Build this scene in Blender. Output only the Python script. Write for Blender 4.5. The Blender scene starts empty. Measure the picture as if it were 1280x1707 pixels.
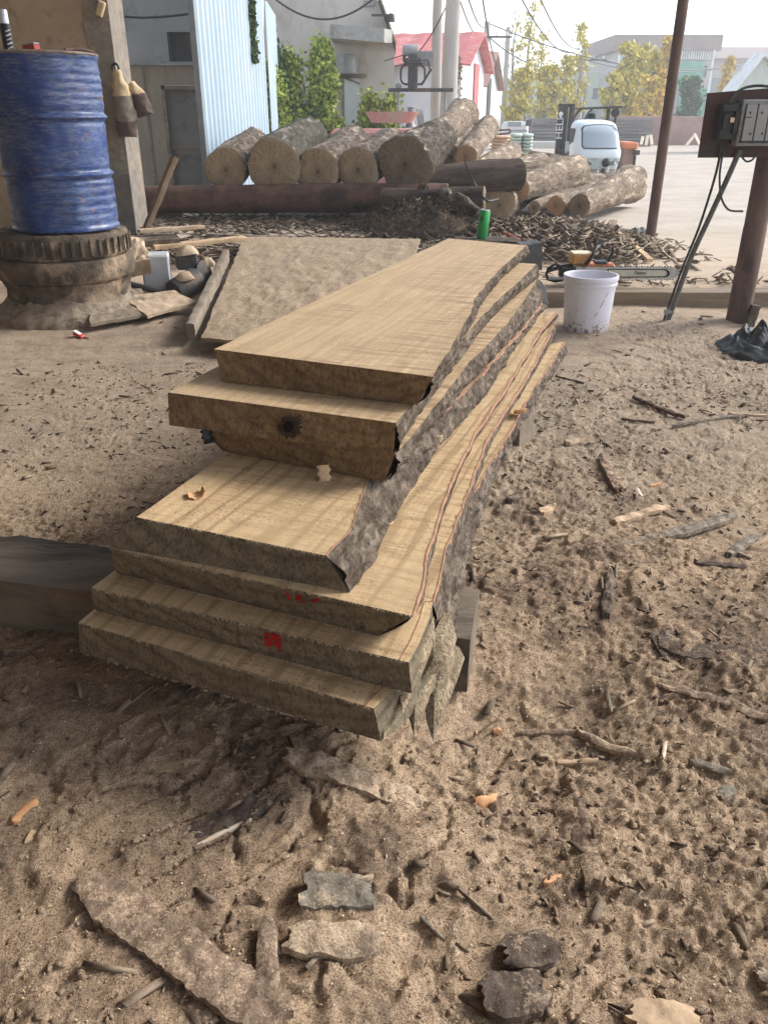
import bpy, math, random
import numpy as np
from mathutils import Vector, Matrix, noise as mn
R = math.radians
random.seed(7); rng = np.random.default_rng(11)
S = bpy.context.scene
COL = S.collection
# ------------------------------------------------------------ camera, sky, sun, exposure
CAMH = 1.30; PITCH = R(26.1); F = 1350.0; CX, CY = 640.0, 853.5
cam = bpy.data.objects.new('camera', bpy.data.cameras.new('camera')); COL.objects.link(cam)
cam.location = (0, 0, CAMH); cam.rotation_euler = (R(90) - PITCH, 0, 0)
cam.data.sensor_fit = 'VERTICAL'; cam.data.sensor_height = 36.0; cam.data.lens = 36.0 * F / 1707.0
cam.data.clip_start = 0.05; cam.data.clip_end = 3000
S.camera = cam
SUN_EL = R(34); SUN_AZ = R(68)            # azimuth clockwise from +Y
w = bpy.data.worlds.new("World"); S.world = w; w.use_nodes = True
wn = w.node_tree; wn.nodes.clear()
sky = wn.nodes.new('ShaderNodeTexSky'); sky.sky_type = 'NISHITA'; sky.sun_disc = False
sky.sun_elevation = SUN_EL; sky.sun_rotation = SUN_AZ; sky.air_density = 1.0; sky.dust_density = 0.8; sky.ozone_density = 1.0
hs = wn.nodes.new('ShaderNodeHueSaturation'); hs.inputs['Saturation'].default_value = 0.50
bg = wn.nodes.new('ShaderNodeBackground'); bg.inputs['Strength'].default_value = 0.125
wo = wn.nodes.new('ShaderNodeOutputWorld')
wn.links.new(sky.outputs[0], hs.inputs['Color']); wn.links.new(hs.outputs[0], bg.inputs['Color']); wn.links.new(bg.outputs[0], wo.inputs[0])
sd = bpy.data.lights.new('sun', 'SUN'); sd.energy = 1.5; sd.angle = R(20); sd.color = (1.0, 0.965, 0.91)
so = bpy.data.objects.new('sun', sd); COL.objects.link(so)
sdir = Vector((math.sin(SUN_AZ) * math.cos(SUN_EL), math.cos(SUN_AZ) * math.cos(SUN_EL), math.sin(SUN_EL)))
so.rotation_euler = sdir.to_track_quat('Z', 'Y').to_euler(); so.location = sdir * 50
vs = S.view_settings; vs.view_transform = 'Standard'; vs.look = 'None'; vs.gamma = 1.0; vs.use_curve_mapping = False
vs.exposure = 1.78
S.render.engine = 'CYCLES'
S.cycles.max_bounces = 8; S.cycles.diffuse_bounces = 4; S.cycles.volume_bounces = 0

# ------------------------------------------------------------ numpy noise + terrain
TAB = rng.random((256, 256))
def vn(x, y, s=0):
    xi = np.floor(x).astype(np.int64); yi = np.floor(y).astype(np.int64)
    fx = x - xi; fy = y - yi
    fx = fx * fx * fx * (fx * (fx * 6 - 15) + 10); fy = fy * fy * fy * (fy * (fy * 6 - 15) + 10)
    a = TAB[(xi + s * 17) & 255, (yi + s * 31) & 255]; b = TAB[(xi + 1 + s * 17) & 255, (yi + s * 31) & 255]
    c = TAB[(xi + s * 17) & 255, (yi + 1 + s * 31) & 255]; d = TAB[(xi + 1 + s * 17) & 255, (yi + 1 + s * 31) & 255]
    return (a * (1 - fx) + b * fx) * (1 - fy) + (c * (1 - fx) + d * fx) * fy - 0.5
def fbm(x, y, f, o=4, s=0, g=0.5):
    r = 0; a = 1; ca, sa = math.cos(.6), math.sin(.6)
    for i in range(o):
        r = r + a * vn(x * f + 13.7 * i, y * f - 7.1 * i, s + i); x, y = ca * x - sa * y, sa * x + ca * y; f *= 2.03; a *= g
    return r
def sst(a, b, x):
    t = np.clip((x - a) / (b - a), 0, 1); return t * t * (3 - 2 * t)
def macro(x, y):
    x = np.asarray(x, float); y = np.asarray(y, float)
    h = .10 * sst(6.25, 6.5, y) + .15 * sst(7.0, 9.3, y) * sst(1.9, .6, x) * sst(16, 12, y)
    h = h + .05 * sst(4.6, 5.6, y) * sst(-.7, -1.4, x) * sst(7, 6, y)
    h = h - .085 * np.exp(-((x - .28) ** 2 / .12 + (y - 1.42) ** 2 / .10))
    h = h + .03 * np.exp(-((x - 2.15) ** 2 / .12 + (y - 5.6) ** 2 / .08))
    return h
def H(x, y): return float(macro(x, y))
def micro(x, y):
    near = sst(7.5, 5.2, y) * sst(4.5, 3.5, np.abs(x))
    smooth_zone = sst(2.2, 3.0, y) * (sst(.1, -.3, x) * .62 + sst(.4, .9, x) * .35)
    amp = (1 - smooth_zone) * near + .12 * sst(60, 20, y)
    wx = x + .05 * fbm(x, y, 5, 2, 40); wy = y + .05 * fbm(x, y, 5, 2, 50)
    wx = wx + .022 * fbm(x, y, 24, 3, 150, .6); wy = wy + .022 * fbm(x, y, 24, 3, 160, .6)
    n = .030 * fbm(wx, wy, 2.4, 2, 1)
    rid = 1 - np.abs(fbm(wx, wy, 11, 3, 5)) * 2.6
    n = n + .009 * (np.clip(rid, 0, 1) ** 2 - .5) * np.clip(vn(x * 2.2, y * 2.2, 77) * 2 + .3, 0, 1.2)
    gt = np.clip(fbm(x, y, 1.6, 2, 88) * 2.2 + .55, .15, 1.3)
    n = n + (.0055 * fbm(wx, wy, 20, 2, 9) + .009 * fbm(wx, wy, 60, 3, 21, .62)) * gt
    pit = np.clip(fbm(wx, wy, 17, 2, 60) * 2 - .35, 0, 1); n = n - .003 * pit * gt
    cx_, cy_ = x * .8 + y * .6, -x * .6 + y * .8
    gr = np.clip(1 - np.abs(fbm(cx_ * .5, cy_ * 1.6, 7, 3, 120)) * 14, 0, 1) * np.clip(vn(x * 2.7, y * 2.7, 140) * 3 + .2, 0, 1); n = n - .012 * gr
    cr2 = np.clip(1 - np.abs(fbm(wx * 1.0, wy * .6, 4.5, 3, 220)) * 26, 0, 1) * np.clip(vn(x * 1.7, y * 1.7, 240) * 3, 0, 1); n = n - .016 * cr2
    step_ = sst(-.05, .05, fbm(wx, wy, 3.3, 3, 260)) ; n = n + .010 * step_
    lump = np.clip(fbm(wx, wy, 34, 2, 70) * 2 - .25, 0, 1); n = n + .004 * lump
    return n * amp

def ray(px, py):
    a = (px - CX) / F; b = -(py - CY) / F; c, s = math.cos(PITCH), math.sin(PITCH)
    return Vector((a, c + b * s, -s + b * c))
C0 = Vector((0, 0, CAMH))
def at(px, py, z):
    r = ray(px, py); return C0 + r * ((z - CAMH) / r.z)
def P(px, py, D):
    r = ray(px, py); return C0 + r * (D / r.y)
def G(px, py):
    r = ray(px, py); t = .5; st = .02
    while t < 400:
        p = C0 + r * t
        if p.z < H(p.x, p.y):
            lo, hi = t - st, t
            for _ in range(20):
                m = (lo + hi) / 2; q = C0 + r * m
                if q.z < H(q.x, q.y): hi = m
                else: lo = m
            q = C0 + r * hi; q.z = H(q.x, q.y); return q
        st = max(.02, t * .01); t += st
    return C0 + r * 300
def GZ(p, up=0.0): return Vector((p[0], p[1], H(p[0], p[1]) + up))

# ------------------------------------------------------------ materials
class NT:
    def __init__(s, name):
        s.m = bpy.data.materials.new(name); s.m.use_nodes = True; s.t = s.m.node_tree; s.b = s.t.nodes['Principled BSDF']
        s.tc = s.t.nodes.new('ShaderNodeTexCoord'); s.o = s.tc.outputs['Object']
    def n(s, k, **kw):
        x = s.t.nodes.new(k)
        for a, v in kw.items(): setattr(x, a, v)
        return x
    def l(s, a, b): s.t.links.new(a, b)
    def map(s, sc=(1, 1, 1), rot=(0, 0, 0), loc=(0, 0, 0), src=None):
        x = s.n('ShaderNodeMapping'); x.inputs['Scale'].default_value = sc; x.inputs['Rotation'].default_value = rot; x.inputs['Location'].default_value = loc
        s.l(src or s.o, x.inputs[0]); return x.outputs[0]
    def noise(s, sc, det=4, rough=.55, vec=None, dist=0, lac=2):
        x = s.n('ShaderNodeTexNoise'); x.inputs['Scale'].default_value = sc; x.inputs['Detail'].default_value = det
        x.inputs['Roughness'].default_value = rough; x.inputs['Distortion'].default_value = dist; x.inputs['Lacunarity'].default_value = lac
        s.l(vec or s.o, x.inputs['Vector']); return x.outputs[0]
    def vor(s, sc, vec=None, feat='F1', rnd=1, out=0):
        x = s.n('ShaderNodeTexVoronoi', feature=feat); x.inputs['Scale'].default_value = sc; x.inputs['Randomness'].default_value = rnd
        s.l(vec or s.o, x.inputs['Vector']); return x.outputs[out]
    def wave(s, sc, dist=2, det=3, dsc=1.5, vec=None, wt='BANDS', dr='X'):
        x = s.n('ShaderNodeTexWave', wave_type=wt)
        if wt == 'BANDS': x.bands_direction = dr
        else: x.rings_direction = dr
        x.inputs['Scale'].default_value = sc; x.inputs['Distortion'].default_value = dist; x.inputs['Detail'].default_value = det; x.inputs['Detail Scale'].default_value = dsc
        s.l(vec or s.o, x.inputs[0]); return x.outputs['Fac']
    def ramp(s, fac, st):
        x = s.n('ShaderNodeValToRGB'); e = x.color_ramp.elements
        while len(e) < len(st): e.new(.5)
        for i, (p, c) in enumerate(st):
            e[i].position = p; e[i].color = (*c, 1) if isinstance(c, tuple) else (c, c, c, 1)
        s.l(fac, x.inputs[0]); return x.outputs[0]
    def mix(s, f, a, b, mode='MIX'):
        x = s.n('ShaderNodeMix', data_type='RGBA', blend_type=mode)
        for v, i in ((f, 0), (a, 6), (b, 7)):
            if isinstance(v, (int, float)): x.inputs[i].default_value = v if i == 0 else (v, v, v, 1)
            elif isinstance(v, tuple): x.inputs[i].default_value = (*v, 1)
            else: s.l(v, x.inputs[i])
        return x.outputs[2]
    def math(s, op, a, b=0, clamp=False):
        x = s.n('ShaderNodeMath', operation=op); x.use_clamp = clamp
        for i, v in enumerate((a, b)):
            if isinstance(v, (int, float)): x.inputs[i].default_value = v
            else: s.l(v, x.inputs[i])
        return x.outputs[0]
    def bump(s, h, st=.5, d=.01, nrm=None):
        x = s.n('ShaderNodeBump'); x.inputs['Strength'].default_value = st; x.inputs['Distance'].default_value = d
        s.l(h, x.inputs['Height'])
        if nrm: s.l(nrm, x.inputs['Normal'])
        return x.outputs[0]
    def sep(s, src=None):
        x = s.n('ShaderNodeSeparateXYZ'); s.l(src or s.o, x.inputs[0]); return x.outputs
    def done(s, col=None, rough=.8, nrm=None, metal=0, spec=.3):
        if col is not None:
            if isinstance(col, tuple): s.b.inputs['Base Color'].default_value = (*col, 1)
            else: s.l(col, s.b.inputs['Base Color'])
        if isinstance(rough, (int, float)): s.b.inputs['Roughness'].default_value = rough
        else: s.l(rough, s.b.inputs['Roughness'])
        s.b.inputs['Metallic'].default_value = metal; s.b.inputs['Specular IOR Level'].default_value = spec
        if nrm: s.l(nrm, s.b.inputs['Normal'])
        return s.m
def mottled(name, c1, c2, sc=6, rough=.75, bst=.4, bd=.004, c3=None, sc3=2.0, metal=0, spec=.3, stretch=(1, 1, 1), p=(.35, .65)):
    k = NT(name); v = k.map(stretch); f = k.noise(sc, 6, .65, v)
    col = k.ramp(f, [(p[0], c1), (p[1], c2)])
    if c3:
        g = k.noise(sc3, 5, .7, v); col = k.mix(k.ramp(g, [(.52, 0.0), (.64, 1.0)]), col, c3)
    return k.done(col, rough, k.bump(k.noise(sc * 6, 5, .7, v), bst, bd), metal, spec)
STK = R(19.8)                                # heading of the slab stack
def wood_top(name, a, b, dark, cross=1.0, grain=.5, seed=0.):
    k = NT(name); v0 = k.map((1, 1, 1), (0, 0, STK), (seed, seed * .7, 0))     # x across, y along the slab
    g = k.wave(9, 7, 4, .8, k.map((1, .10, 1), src=v0), dr='X')
    fine = k.noise(90, 4, .7, k.map((1, .04, 1), src=v0))
    gl = k.wave(4.3, 26, 5, .55, k.map((1, .16, 1), (0, 0, R(3)), src=v0), dr='X'); col = k.mix(k.ramp(g, [(.25, 0.0), (.95, .35)]), a, b); col = k.mix(k.ramp(gl, [(.72, 0.0), (.98, grain)]), col, dark)
    col = k.mix(k.ramp(fine, [(.35, .35), (.65, 0.0)]), col, dark)
    saw = k.noise(44, 5, .82, k.map((.10, 1, 1), (0, 0, R(5)), src=v0), .2)
    patch = k.math('ADD', k.noise(3.0, 3, .6, k.map((1.3, .8, 1), src=v0)), k.math('MULTIPLY', k.math('ADD', k.sep(k.map((1, 1, 1), (0, 0, STK)))[0], .86), .45))
    sm = k.math('MULTIPLY', k.ramp(saw, [(.47, 0.0), (.62, 1.0)]), k.ramp(patch, [(.38, .10), (.58, 1.0)]))
    col = k.mix(k.math('MULTIPLY', sm, .8 * cross), col, dark)
    sp = k.noise(160, 2, .6, v0); sp2 = k.noise(7, 3, .6, v0)
    sm2 = k.math('MULTIPLY', k.ramp(sp, [(.57, 0.0), (.64, 1.0)]), k.ramp(sp2, [(.42, 0.15), (.60, 1.0)]))
    col = k.mix(k.math('MULTIPLY', sm2, .75), col, tuple(c * .45 for c in dark))
    big = k.noise(2.2, 4, .6, k.map((1, .35, 1), src=v0)); col = k.mix(k.ramp(big, [(.42, 0.0), (.7, .5)]), col, tuple(c * .8 for c in a))
    vo = k.vor(26, v0); flake = k.ramp(vo, [(.05, 1.0), (.10, 0.0)]); gate = k.ramp(k.noise(11, 2, .5, v0), [(.56, 0.0), (.60, 1.0)])
    col = k.mix(k.math('MULTIPLY', k.math('MULTIPLY', flake, gate), .8), col, tuple(c * .35 for c in dark))
    n1 = k.bump(saw, .55 * cross, .0025); n2 = k.bump(k.noise(330, 3, .7, v0), .5, .0012, n1)
    return k.done(col, .82, n2, spec=.2)
def wood_front(name, a, b, dark, seed=0., vert=False):
    k = NT(name); v0 = k.map((1, 1, 1), (0, 0, STK))
    g = k.wave(3.2, 14, 5, 1.1, k.map((1, 1, 2.6), (0, R(15), 0), src=v0), dr='X')
    fz = k.noise(130, 4, .8, k.map((1, 1, .6), (0, R(35), 0), src=v0)); bl = k.noise(9, 5, .7, v0, 1.0)
    col = k.mix(k.ramp(bl, [(.3, 0.0), (.7, 1.0)]), a, b)
    col = k.mix(k.ramp(g, [(.5, 0.0), (1.0, .22)]), col, dark)
    col = k.mix(k.ramp(fz, [(.36, .75), (.52, 0.0)]), col, dark)
    lt = k.noise(260, 2, .6, v0); col = k.mix(k.ramp(lt, [(.60, 0.0), (.72, .45)]), col, tuple(min(1, c * 1.9) for c in b))
    st = k.noise(60, 3, .7, k.map((1, 1, .08), (0, R(28), 0), src=v0)); col = k.mix(k.ramp(st, [(.55, 0.0), (.75, .4)]), col, dark)
    rg = k.wave(7.5, 5, 4, .9, k.map((1, 0.02, 1), src=v0, loc=(.72, 0, -1.15 + seed * .03)), 'RINGS', 'Y'); col = k.mix(k.ramp(rg, [(.62, 0.0), (.95, .3)]), col, dark)
    if vert:
        vl = k.noise(150, 4, .8, k.map((1, 1, .05), (0, R(8), 0), src=v0)); col = k.mix(k.ramp(vl, [(.38, .85), (.55, 0.0)]), col, dark)
    n1 = k.bump(fz, .9, .005); n2 = k.bump(bl, .6, .01, n1)
    return k.done(col, .9, n2, spec=.15)
def bark_mat(name, a, b, dark, sc=14, al=(1, .25, 1), rot=(0, 0, STK), bd=.012, light=None):
    k = NT(name); v = k.map(al, rot)
    n = k.noise(sc, 6, .72, v, .6); r = k.vor(sc * 1.9, k.mix(.25, v, k.n('ShaderNodeTexNoise').outputs[1]), 'DISTANCE_TO_EDGE')
    col = k.ramp(n, [(.30, dark), (.48, a), (.70, b)])
    cr = k.ramp(r, [(.0, 1.0), (.12, 0.0)]); col = k.mix(k.math('MULTIPLY', cr, k.ramp(k.noise(sc * .5, 3, .6), [(.45, 0.0), (.65, .7)])), col, tuple(c * .6 for c in dark)); gr_ = k.noise(sc * 3.2, 5, .75, v, .4); col = k.mix(k.ramp(gr_, [(.36, .7), (.5, 0.0)]), col, dark)
    if light:
        ln = k.noise(5, 5, .75, v); col = k.mix(k.ramp(ln, [(.56, 0.0), (.64, 1.0)]), col, light)
    n1 = k.bump(n, .9, bd); n2 = k.bump(gr_, .8, bd * .5, n1); n3 = k.bump(k.noise(sc * 9, 3, .7), .5, bd * .25, n2)
    return k.done(col, .92, n3, spec=.12)
def log_end(name, a, b, dark):
    k = NT(name); v = k.map((1, 1, .05)); g = k.wave(16, 1.6, 3, 1.5, v, 'RINGS', 'Z')
    bl = k.noise(4, 5, .7); col = k.mix(k.ramp(bl, [(.35, 0.0), (.65, 1.0)]), a, b)
    col = k.mix(k.ramp(g, [(.3, 0.0), (1.0, .35)]), col, dark)
    s = k.sep(); rr = k.math('SQRT', k.math('ADD', k.math('MULTIPLY', s[0], s[0]), k.math('MULTIPLY', s[1], s[1])))
    col = k.mix(k.ramp(rr, [(.015, .95), (.03, .35), (.10, 0.0)]), col, dark)
    at_ = k.math('ARCTAN2', s[1], s[0]); cb = k.n('ShaderNodeCombineXYZ'); k.l(k.math('MULTIPLY', at_, 4.5), cb.inputs[0]); k.l(k.math('MULTIPLY', rr, 2.5), cb.inputs[1]); cw = k.noise(1.0, 3, .6, cb.outputs[0]); col = k.mix(k.ramp(cw, [(.485, 0.0), (.50, .8), (.515, 0.0)]), col, dark)
    fz = k.noise(40, 4, .8); col = k.mix(k.ramp(fz, [(.35, .4), (.55, 0.0)]), col, dark)
    return k.done(col, .9, k.bump(fz, .5, .006), spec=.15)

def ground_mat():
    k = NT('sawdust_ground'); s = k.sep()
    big = k.noise(.9, 5, .6); mid = k.noise(5, 6, .7, None, .5); fine = k.noise(42, 5, .8); vf = k.noise(210, 3, .8); vv = k.noise(520, 2, .8)
    saw = k.ramp(fine, [(.28, (.20, .13, .08)), (.36, (.49, .335, .215)), (.54, (.68, .485, .32)), (.78, (.80, .61, .42))])
    dirt = k.ramp(fine, [(.28, (.075, .048, .032)), (.5, (.27, .18, .122)), (.72, (.47, .335, .23))])
    m = k.math('ADD', k.math('MULTIPLY', big, .55), k.math('MULTIPLY', mid, .45))
    col = k.mix(k.ramp(m, [(.42, .9), (.52, 0.0)]), saw, dirt)
    col = k.mix(k.ramp(mid, [(.34, .5), (.42, 0.0)]), col, (.10, .068, .05))
    col = k.mix(k.ramp(vf, [(.38, .75), (.50, 0.0)]), col, (.12, .078, .05))
    col = k.mix(k.ramp(vv, [(.58, 0.0), (.70, .8)]), col, (.80, .66, .49))
    # the packed earth further in is greyer and finer
    pk = k.ramp(k.noise(3.5, 6, .7, k.map((1, 2.4, 1))), [(.3, (.36, .28, .205)), (.52, (.50, .40, .30)), (.75, (.60, .49, .38))])
    pk = k.mix(k.ramp(k.noise(30, 4, .8, k.map((1, 3, 1))), [(.34, .75), (.46, 0.0)]), pk, (.17, .125, .09))
    ym = k.math('ADD', s[1], k.math('MULTIPLY', mid, 1.6))
    col = k.mix(k.math('MULTIPLY', k.ramp(k.math('DIVIDE', ym, 10), [(.30, 0.0), (.42, 1.0)]), .7), col, pk)
    # concrete yard outside the shed, dusted with sawdust along its edge
    yd = k.ramp(k.noise(1.2, 7, .75), [(.3, (.36, .305, .245)), (.5, (.45, .39, .325)), (.7, (.52, .455, .385))])
    yd = k.mix(k.ramp(k.noise(9, 6, .8, k.map((1, 3.0, 1))), [(.36, .55), (.46, 0.0)]), yd, (.17, .14, .105))
    yw = k.math('ADD', s[1], k.math('MULTIPLY', big, 3.0))
    col = k.mix(k.ramp(k.math('DIVIDE', yw, 20), [(.42, 0.0), (.62, 1.0)]), col, yd)
    nr = k.ramp(k.math('DIVIDE', s[1], 10), [(.55, 1.0), (.8, .15)])
    b1 = k.n('ShaderNodeBump'); b1.inputs['Distance'].default_value = .016; k.l(nr, b1.inputs['Strength']); k.l(fine, b1.inputs['Height'])
    b2 = k.n('ShaderNodeBump'); b2.inputs['Distance'].default_value = .009; k.l(nr, b2.inputs['Strength']); k.l(vf, b2.inputs['Height']); k.l(b1.outputs[0], b2.inputs['Normal'])
    b3 = k.n('ShaderNodeBump'); b3.inputs['Distance'].default_value = .002; k.l(nr, b3.inputs['Strength']); k.l(vv, b3.inputs['Height']); k.l(b2.outputs[0], b3.inputs['Normal'])
    return k.done(col, .95, b3.outputs[0], spec=.1)
def island_mat(name, cols, rough=.9, sc=60):
    k = NT(name); g = k.n('ShaderNodeNewGeometry'); n = len(cols)
    col = k.ramp(g.outputs['Random Per Island'], [((i + .5) / n, c) for i, c in enumerate(cols)])
    col = k.mix(k.ramp(k.noise(sc, 4, .8), [(.35, .6), (.6, 0.0)]), col, tuple(c * .4 for c in cols[0]))
    return k.done(col, rough, k.bump(k.noise(sc * 2, 3, .7), .5, .003), spec=.12)

# ------------------------------------------------------------ object helpers
def ps(o, label=None, cat=None, group=None, kind=None):
    if label: o['label'] = label
    if cat: o['category'] = cat
    if group: o['group'] = group
    if kind: o['kind'] = kind
    return o
def mesh(name, V, Fc, mat, parent=None, smooth=False, mi=None, local=True):
    me = bpy.data.meshes.new(name); me.from_pydata([tuple(v) for v in V], [], Fc)
    for m in (mat if isinstance(mat, (list, tuple)) else [mat]): me.materials.append(m)
    if mi: me.polygons.foreach_set('material_index', mi)
    if smooth: me.polygons.foreach_set('use_smooth', [True] * len(me.polygons))
    me.update(); o = bpy.data.objects.new(name, me); COL.objects.link(o)
    if parent: o.parent = parent
    return o
def empty(name, loc=(0, 0, 0), rot=None, **kw):
    o = bpy.data.objects.new(name, None); COL.objects.link(o); o.location = loc; o.empty_display_size = .1
    if rot is not None:
        o.rotation_mode = 'QUATERNION'; o.rotation_quaternion = rot
    return ps(o, **kw)
class MB:
    def __init__(s): s.V = []; s.F = []; s.M = []
    def add(s, V, Fc, m=0):
        b = len(s.V); s.V += [Vector(v) for v in V]; s.F += [tuple(i + b for i in f) for f in Fc]; s.M += [m] * len(Fc); return s
    def box(s, c, d, M=None, m=0, bev=0.0):
        """centre c, full size d, optional 3x3/4x4 orientation"""
        x, y, z = (k / 2 for k in d); b = min(bev, x * .45, y * .45, z * .45)
        if b > 0:
            V = []
            for sx in (-1, 1):
                for sy in (-1, 1):
                    for sz in (-1, 1):
                        V += [(sx * x, sy * (y - b), sz * (z - b)), (sx * (x - b), sy * y, sz * (z - b)), (sx * (x - b), sy * (y - b), sz * z)]
            idx = lambda sx, sy, sz, k: (((sx > 0) * 4 + (sy > 0) * 2 + (sz > 0)) * 3 + k)
            Fc = []
            for k in range(3):
                for sg in (-1, 1):
                    q = []
                    for (u, v) in ((-1, -1), (1, -1), (1, 1), (-1, 1)):
                        t = [0, 0, 0]; t[k] = sg; t[(k + 1) % 3] = u; t[(k + 2) % 3] = v; q.append(idx(*t, k))
                    Fc.append(q if sg > 0 else q[::-1])
            for k in range(3):
                a, c2 = (k + 1) % 3, (k + 2) % 3
                for u in (-1, 1):
                    for v in (-1, 1):
                        t0 = [0, 0, 0]; t1 = [0, 0, 0]; t0[k] = -1; t1[k] = 1
                        for t in (t0, t1): t[a] = u; t[c2] = v
                        q = [idx(*t0, a), idx(*t1, a), idx(*t1, c2), idx(*t0, c2)]
                        Fc.append(q if u * v < 0 else q[::-1])
            for sx in (-1, 1):
                for sy in (-1, 1):
                    for sz in (-1, 1):
                        q = [idx(sx, sy, sz, k) for k in range(3)]
                        Fc.append(q if sx * sy * sz > 0 else q[::-1])
        else:
            V = [(sx * x, sy * y, sz * z) for sx in (-1, 1) for sy in (-1, 1) for sz in (-1, 1)]
            Fc = [(0, 1, 3, 2), (4, 6, 7, 5), (0, 4, 5, 1), (2, 3, 7, 6), (0, 2, 6, 4), (1, 5, 7, 3)]
        c = Vector(c); V = [(c + (M @ Vector(v) if M is not None else Vector(v))) for v in V]
        return s.add(V, Fc, m)
    def tube(s, pts, r, n=10, m=0, caps=True):
        pts = [Vector(p) for p in pts]; rs = r if isinstance(r, (list, tuple)) else [r] * len(pts)
        V = []; up = None
        for i, p in enumerate(pts):
            d = (pts[min(i + 1, len(pts) - 1)] - pts[max(i - 1, 0)]).normalized()
            if up is None: up = Vector((0, 0, 1)) if abs(d.z) < .9 else Vector((1, 0, 0))
            a = d.cross(up).normalized(); b = a.cross(d).normalized(); up = b
            for k in range(n):
                t = 2 * math.pi * k / n; V.append(p + (a * math.cos(t) + b * math.sin(t)) * rs[i])
        Fc = [(i * n + k, i * n + (k + 1) % n, (i + 1) * n + (k + 1) % n, (i + 1) * n + k) for i in range(len(pts) - 1) for k in range(n)]
        if caps: Fc += [tuple(range(n))[::-1], tuple((len(pts) - 1) * n + k for k in range(n))]
        return s.add(V, Fc, m)
    def lathe(s, c, prof, n=40, m=0, M=None, cap0=True, cap1=True):
        c = Vector(c); V = []
        for (r, z) in prof:
            for k in range(n):
                t = 2 * math.pi * k / n; v = Vector((r * math.cos(t), r * math.sin(t), z)); V.append(c + (M @ v if M is not None else v))
        Fc = [(i * n + k, i * n + (k + 1) % n, (i + 1) * n + (k + 1) % n, (i + 1) * n + k) for i in range(len(prof) - 1) for k in range(n)]
        if cap0: Fc.append(tuple(range(n))[::-1])
        if cap1: Fc.append(tuple((len(prof) - 1) * n + k for k in range(n)))
        return s.add(V, Fc, m)
    def prism(s, poly, off, m=0):
        """polygon (3-D points) extruded by the vector off"""
        n = len(poly); poly = [Vector(p) for p in poly]; off = Vector(off)
        return s.add(poly + [p + off for p in poly], [tuple(range(n))[::-1], tuple(range(n, 2 * n))] + [(i, (i + 1) % n, n + (i + 1) % n, n + i) for i in range(n)], m)
    def build(s, name, mat, parent=None, smooth=False):
        return mesh(name, s.V, s.F, mat, parent, smooth, s.M if isinstance(mat, (list, tuple)) else None)
def auto(o, ang=35):
    me = o.data; me.polygons.foreach_set('use_smooth', [True] * len(me.polygons))
    me.set_sharp_from_angle(angle=R(ang)); return o
def single(name, mb, mat, label, cat, group=None, smooth=False):
    o = mb.build(name, mat, None, smooth); return ps(o, label, cat, group)
def resample(pts, n):
    pts = [Vector(p) for p in pts]; L = [0]
    for a, b in zip(pts, pts[1:]): L.append(L[-1] + (b - a).length)
    out = []; j = 0
    for i in range(n):
        t = L[-1] * i / (n - 1)
        while j < len(pts) - 2 and L[j + 1] < t: j += 1
        k = (t - L[j]) / max(1e-9, L[j + 1] - L[j]); out.append(pts[j].lerp(pts[j + 1], min(1, max(0, k))))
    return out
def smoothed(pts, it=6):
    for _ in range(it): pts = [pts[0]] + [(pts[i - 1] + pts[i] * 2 + pts[i + 1]) / 4 for i in range(1, len(pts) - 1)] + [pts[-1]]
    return pts
def text_mesh(name, txt, size, M, mat, parent, ext=.0015, shear=0.0):
    c = bpy.data.curves.new(name, 'FONT'); c.body = txt; c.size = size; c.extrude = ext; c.align_x = 'CENTER'; c.align_y = 'CENTER'; c.shear = shear
    t = bpy.data.objects.new(name, c); COL.objects.link(t); bpy.context.view_layer.update()
    me = bpy.data.meshes.new_from_object(t.evaluated_get(bpy.context.evaluated_depsgraph_get())); bpy.data.objects.remove(t)
    me.transform(M); me.materials.clear(); me.materials.append(mat)
    o = bpy.data.objects.new(name, me); COL.objects.link(o); o.parent = parent; return o

# ------------------------------------------------------------ palette
M_gr = ground_mat()
M_barkA = bark_mat('bark_grey', (.125, .094, .07), (.31, .25, .195), (.026, .018, .013), 30, (1, .35, .8), (0, 0, STK), .014)
M_barkL = bark_mat('bark_log', (.12, .092, .072), (.34, .285, .225), (.035, .025, .02), 20, (1, 1, .3), (0, 0, 0), .03, (.33, .26, .19))
M_barkY = bark_mat('bark_pale', (.22, .165, .12), (.42, .335, .25), (.06, .042, .03), 17, (1, 1, .3), (0, 0, 0), .02, (.52, .42, .30))
M_barkD = bark_mat('bark_dark', (.055, .038, .03), (.12, .085, .062), (.02, .014, .012), 8, (1, 1, .2), (0, 0, 0), .02)
M_barkR = mottled('beam_red_brown', (.055, .03, .022), (.15, .08, .055), 5, .8, .5, .02, (.03, .02, .018), 1.5, stretch=(.3, 1, 1))
M_end = log_end('log_end', (.44, .33, .205), (.31, .235, .15), (.12, .085, .055))
M_endO = log_end('log_end_orange', (.50, .29, .15), (.40, .25, .14), (.2, .12, .07))
M_endD = log_end('log_end_dark', (.27, .20, .135), (.18, .135, .09), (.06, .042, .03))
M_gw = mottled('old_board', (.16, .125, .09), (.27, .22, .165), 9, .9, .5, .006, (.09, .07, .05), 3, stretch=(.25, 1, 1))
M_timber = mottled('dark_timber', (.09, .065, .045), (.19, .14, .10), 7, .9, .7, .01, (.03, .022, .018), 3, stretch=(.2, 1, 1))
M_tan = mottled('fresh_wood', (.50, .34, .20), (.62, .45, .28), 20, .85, .4, .003, (.38, .25, .15), 14)
M_pale = mottled('pale_wood', (.62, .50, .36), (.75, .62, .46), 20, .85, .4, .003)
M_ora = mottled('orange_wood', (.52, .26, .12), (.66, .38, .2), 25, .85, .4, .003)
M_rust = mottled('rusty_steel', (.10, .05, .037), (.17, .085, .06), 9, .72, .5, .004, (.07, .04, .032), 4)
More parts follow.
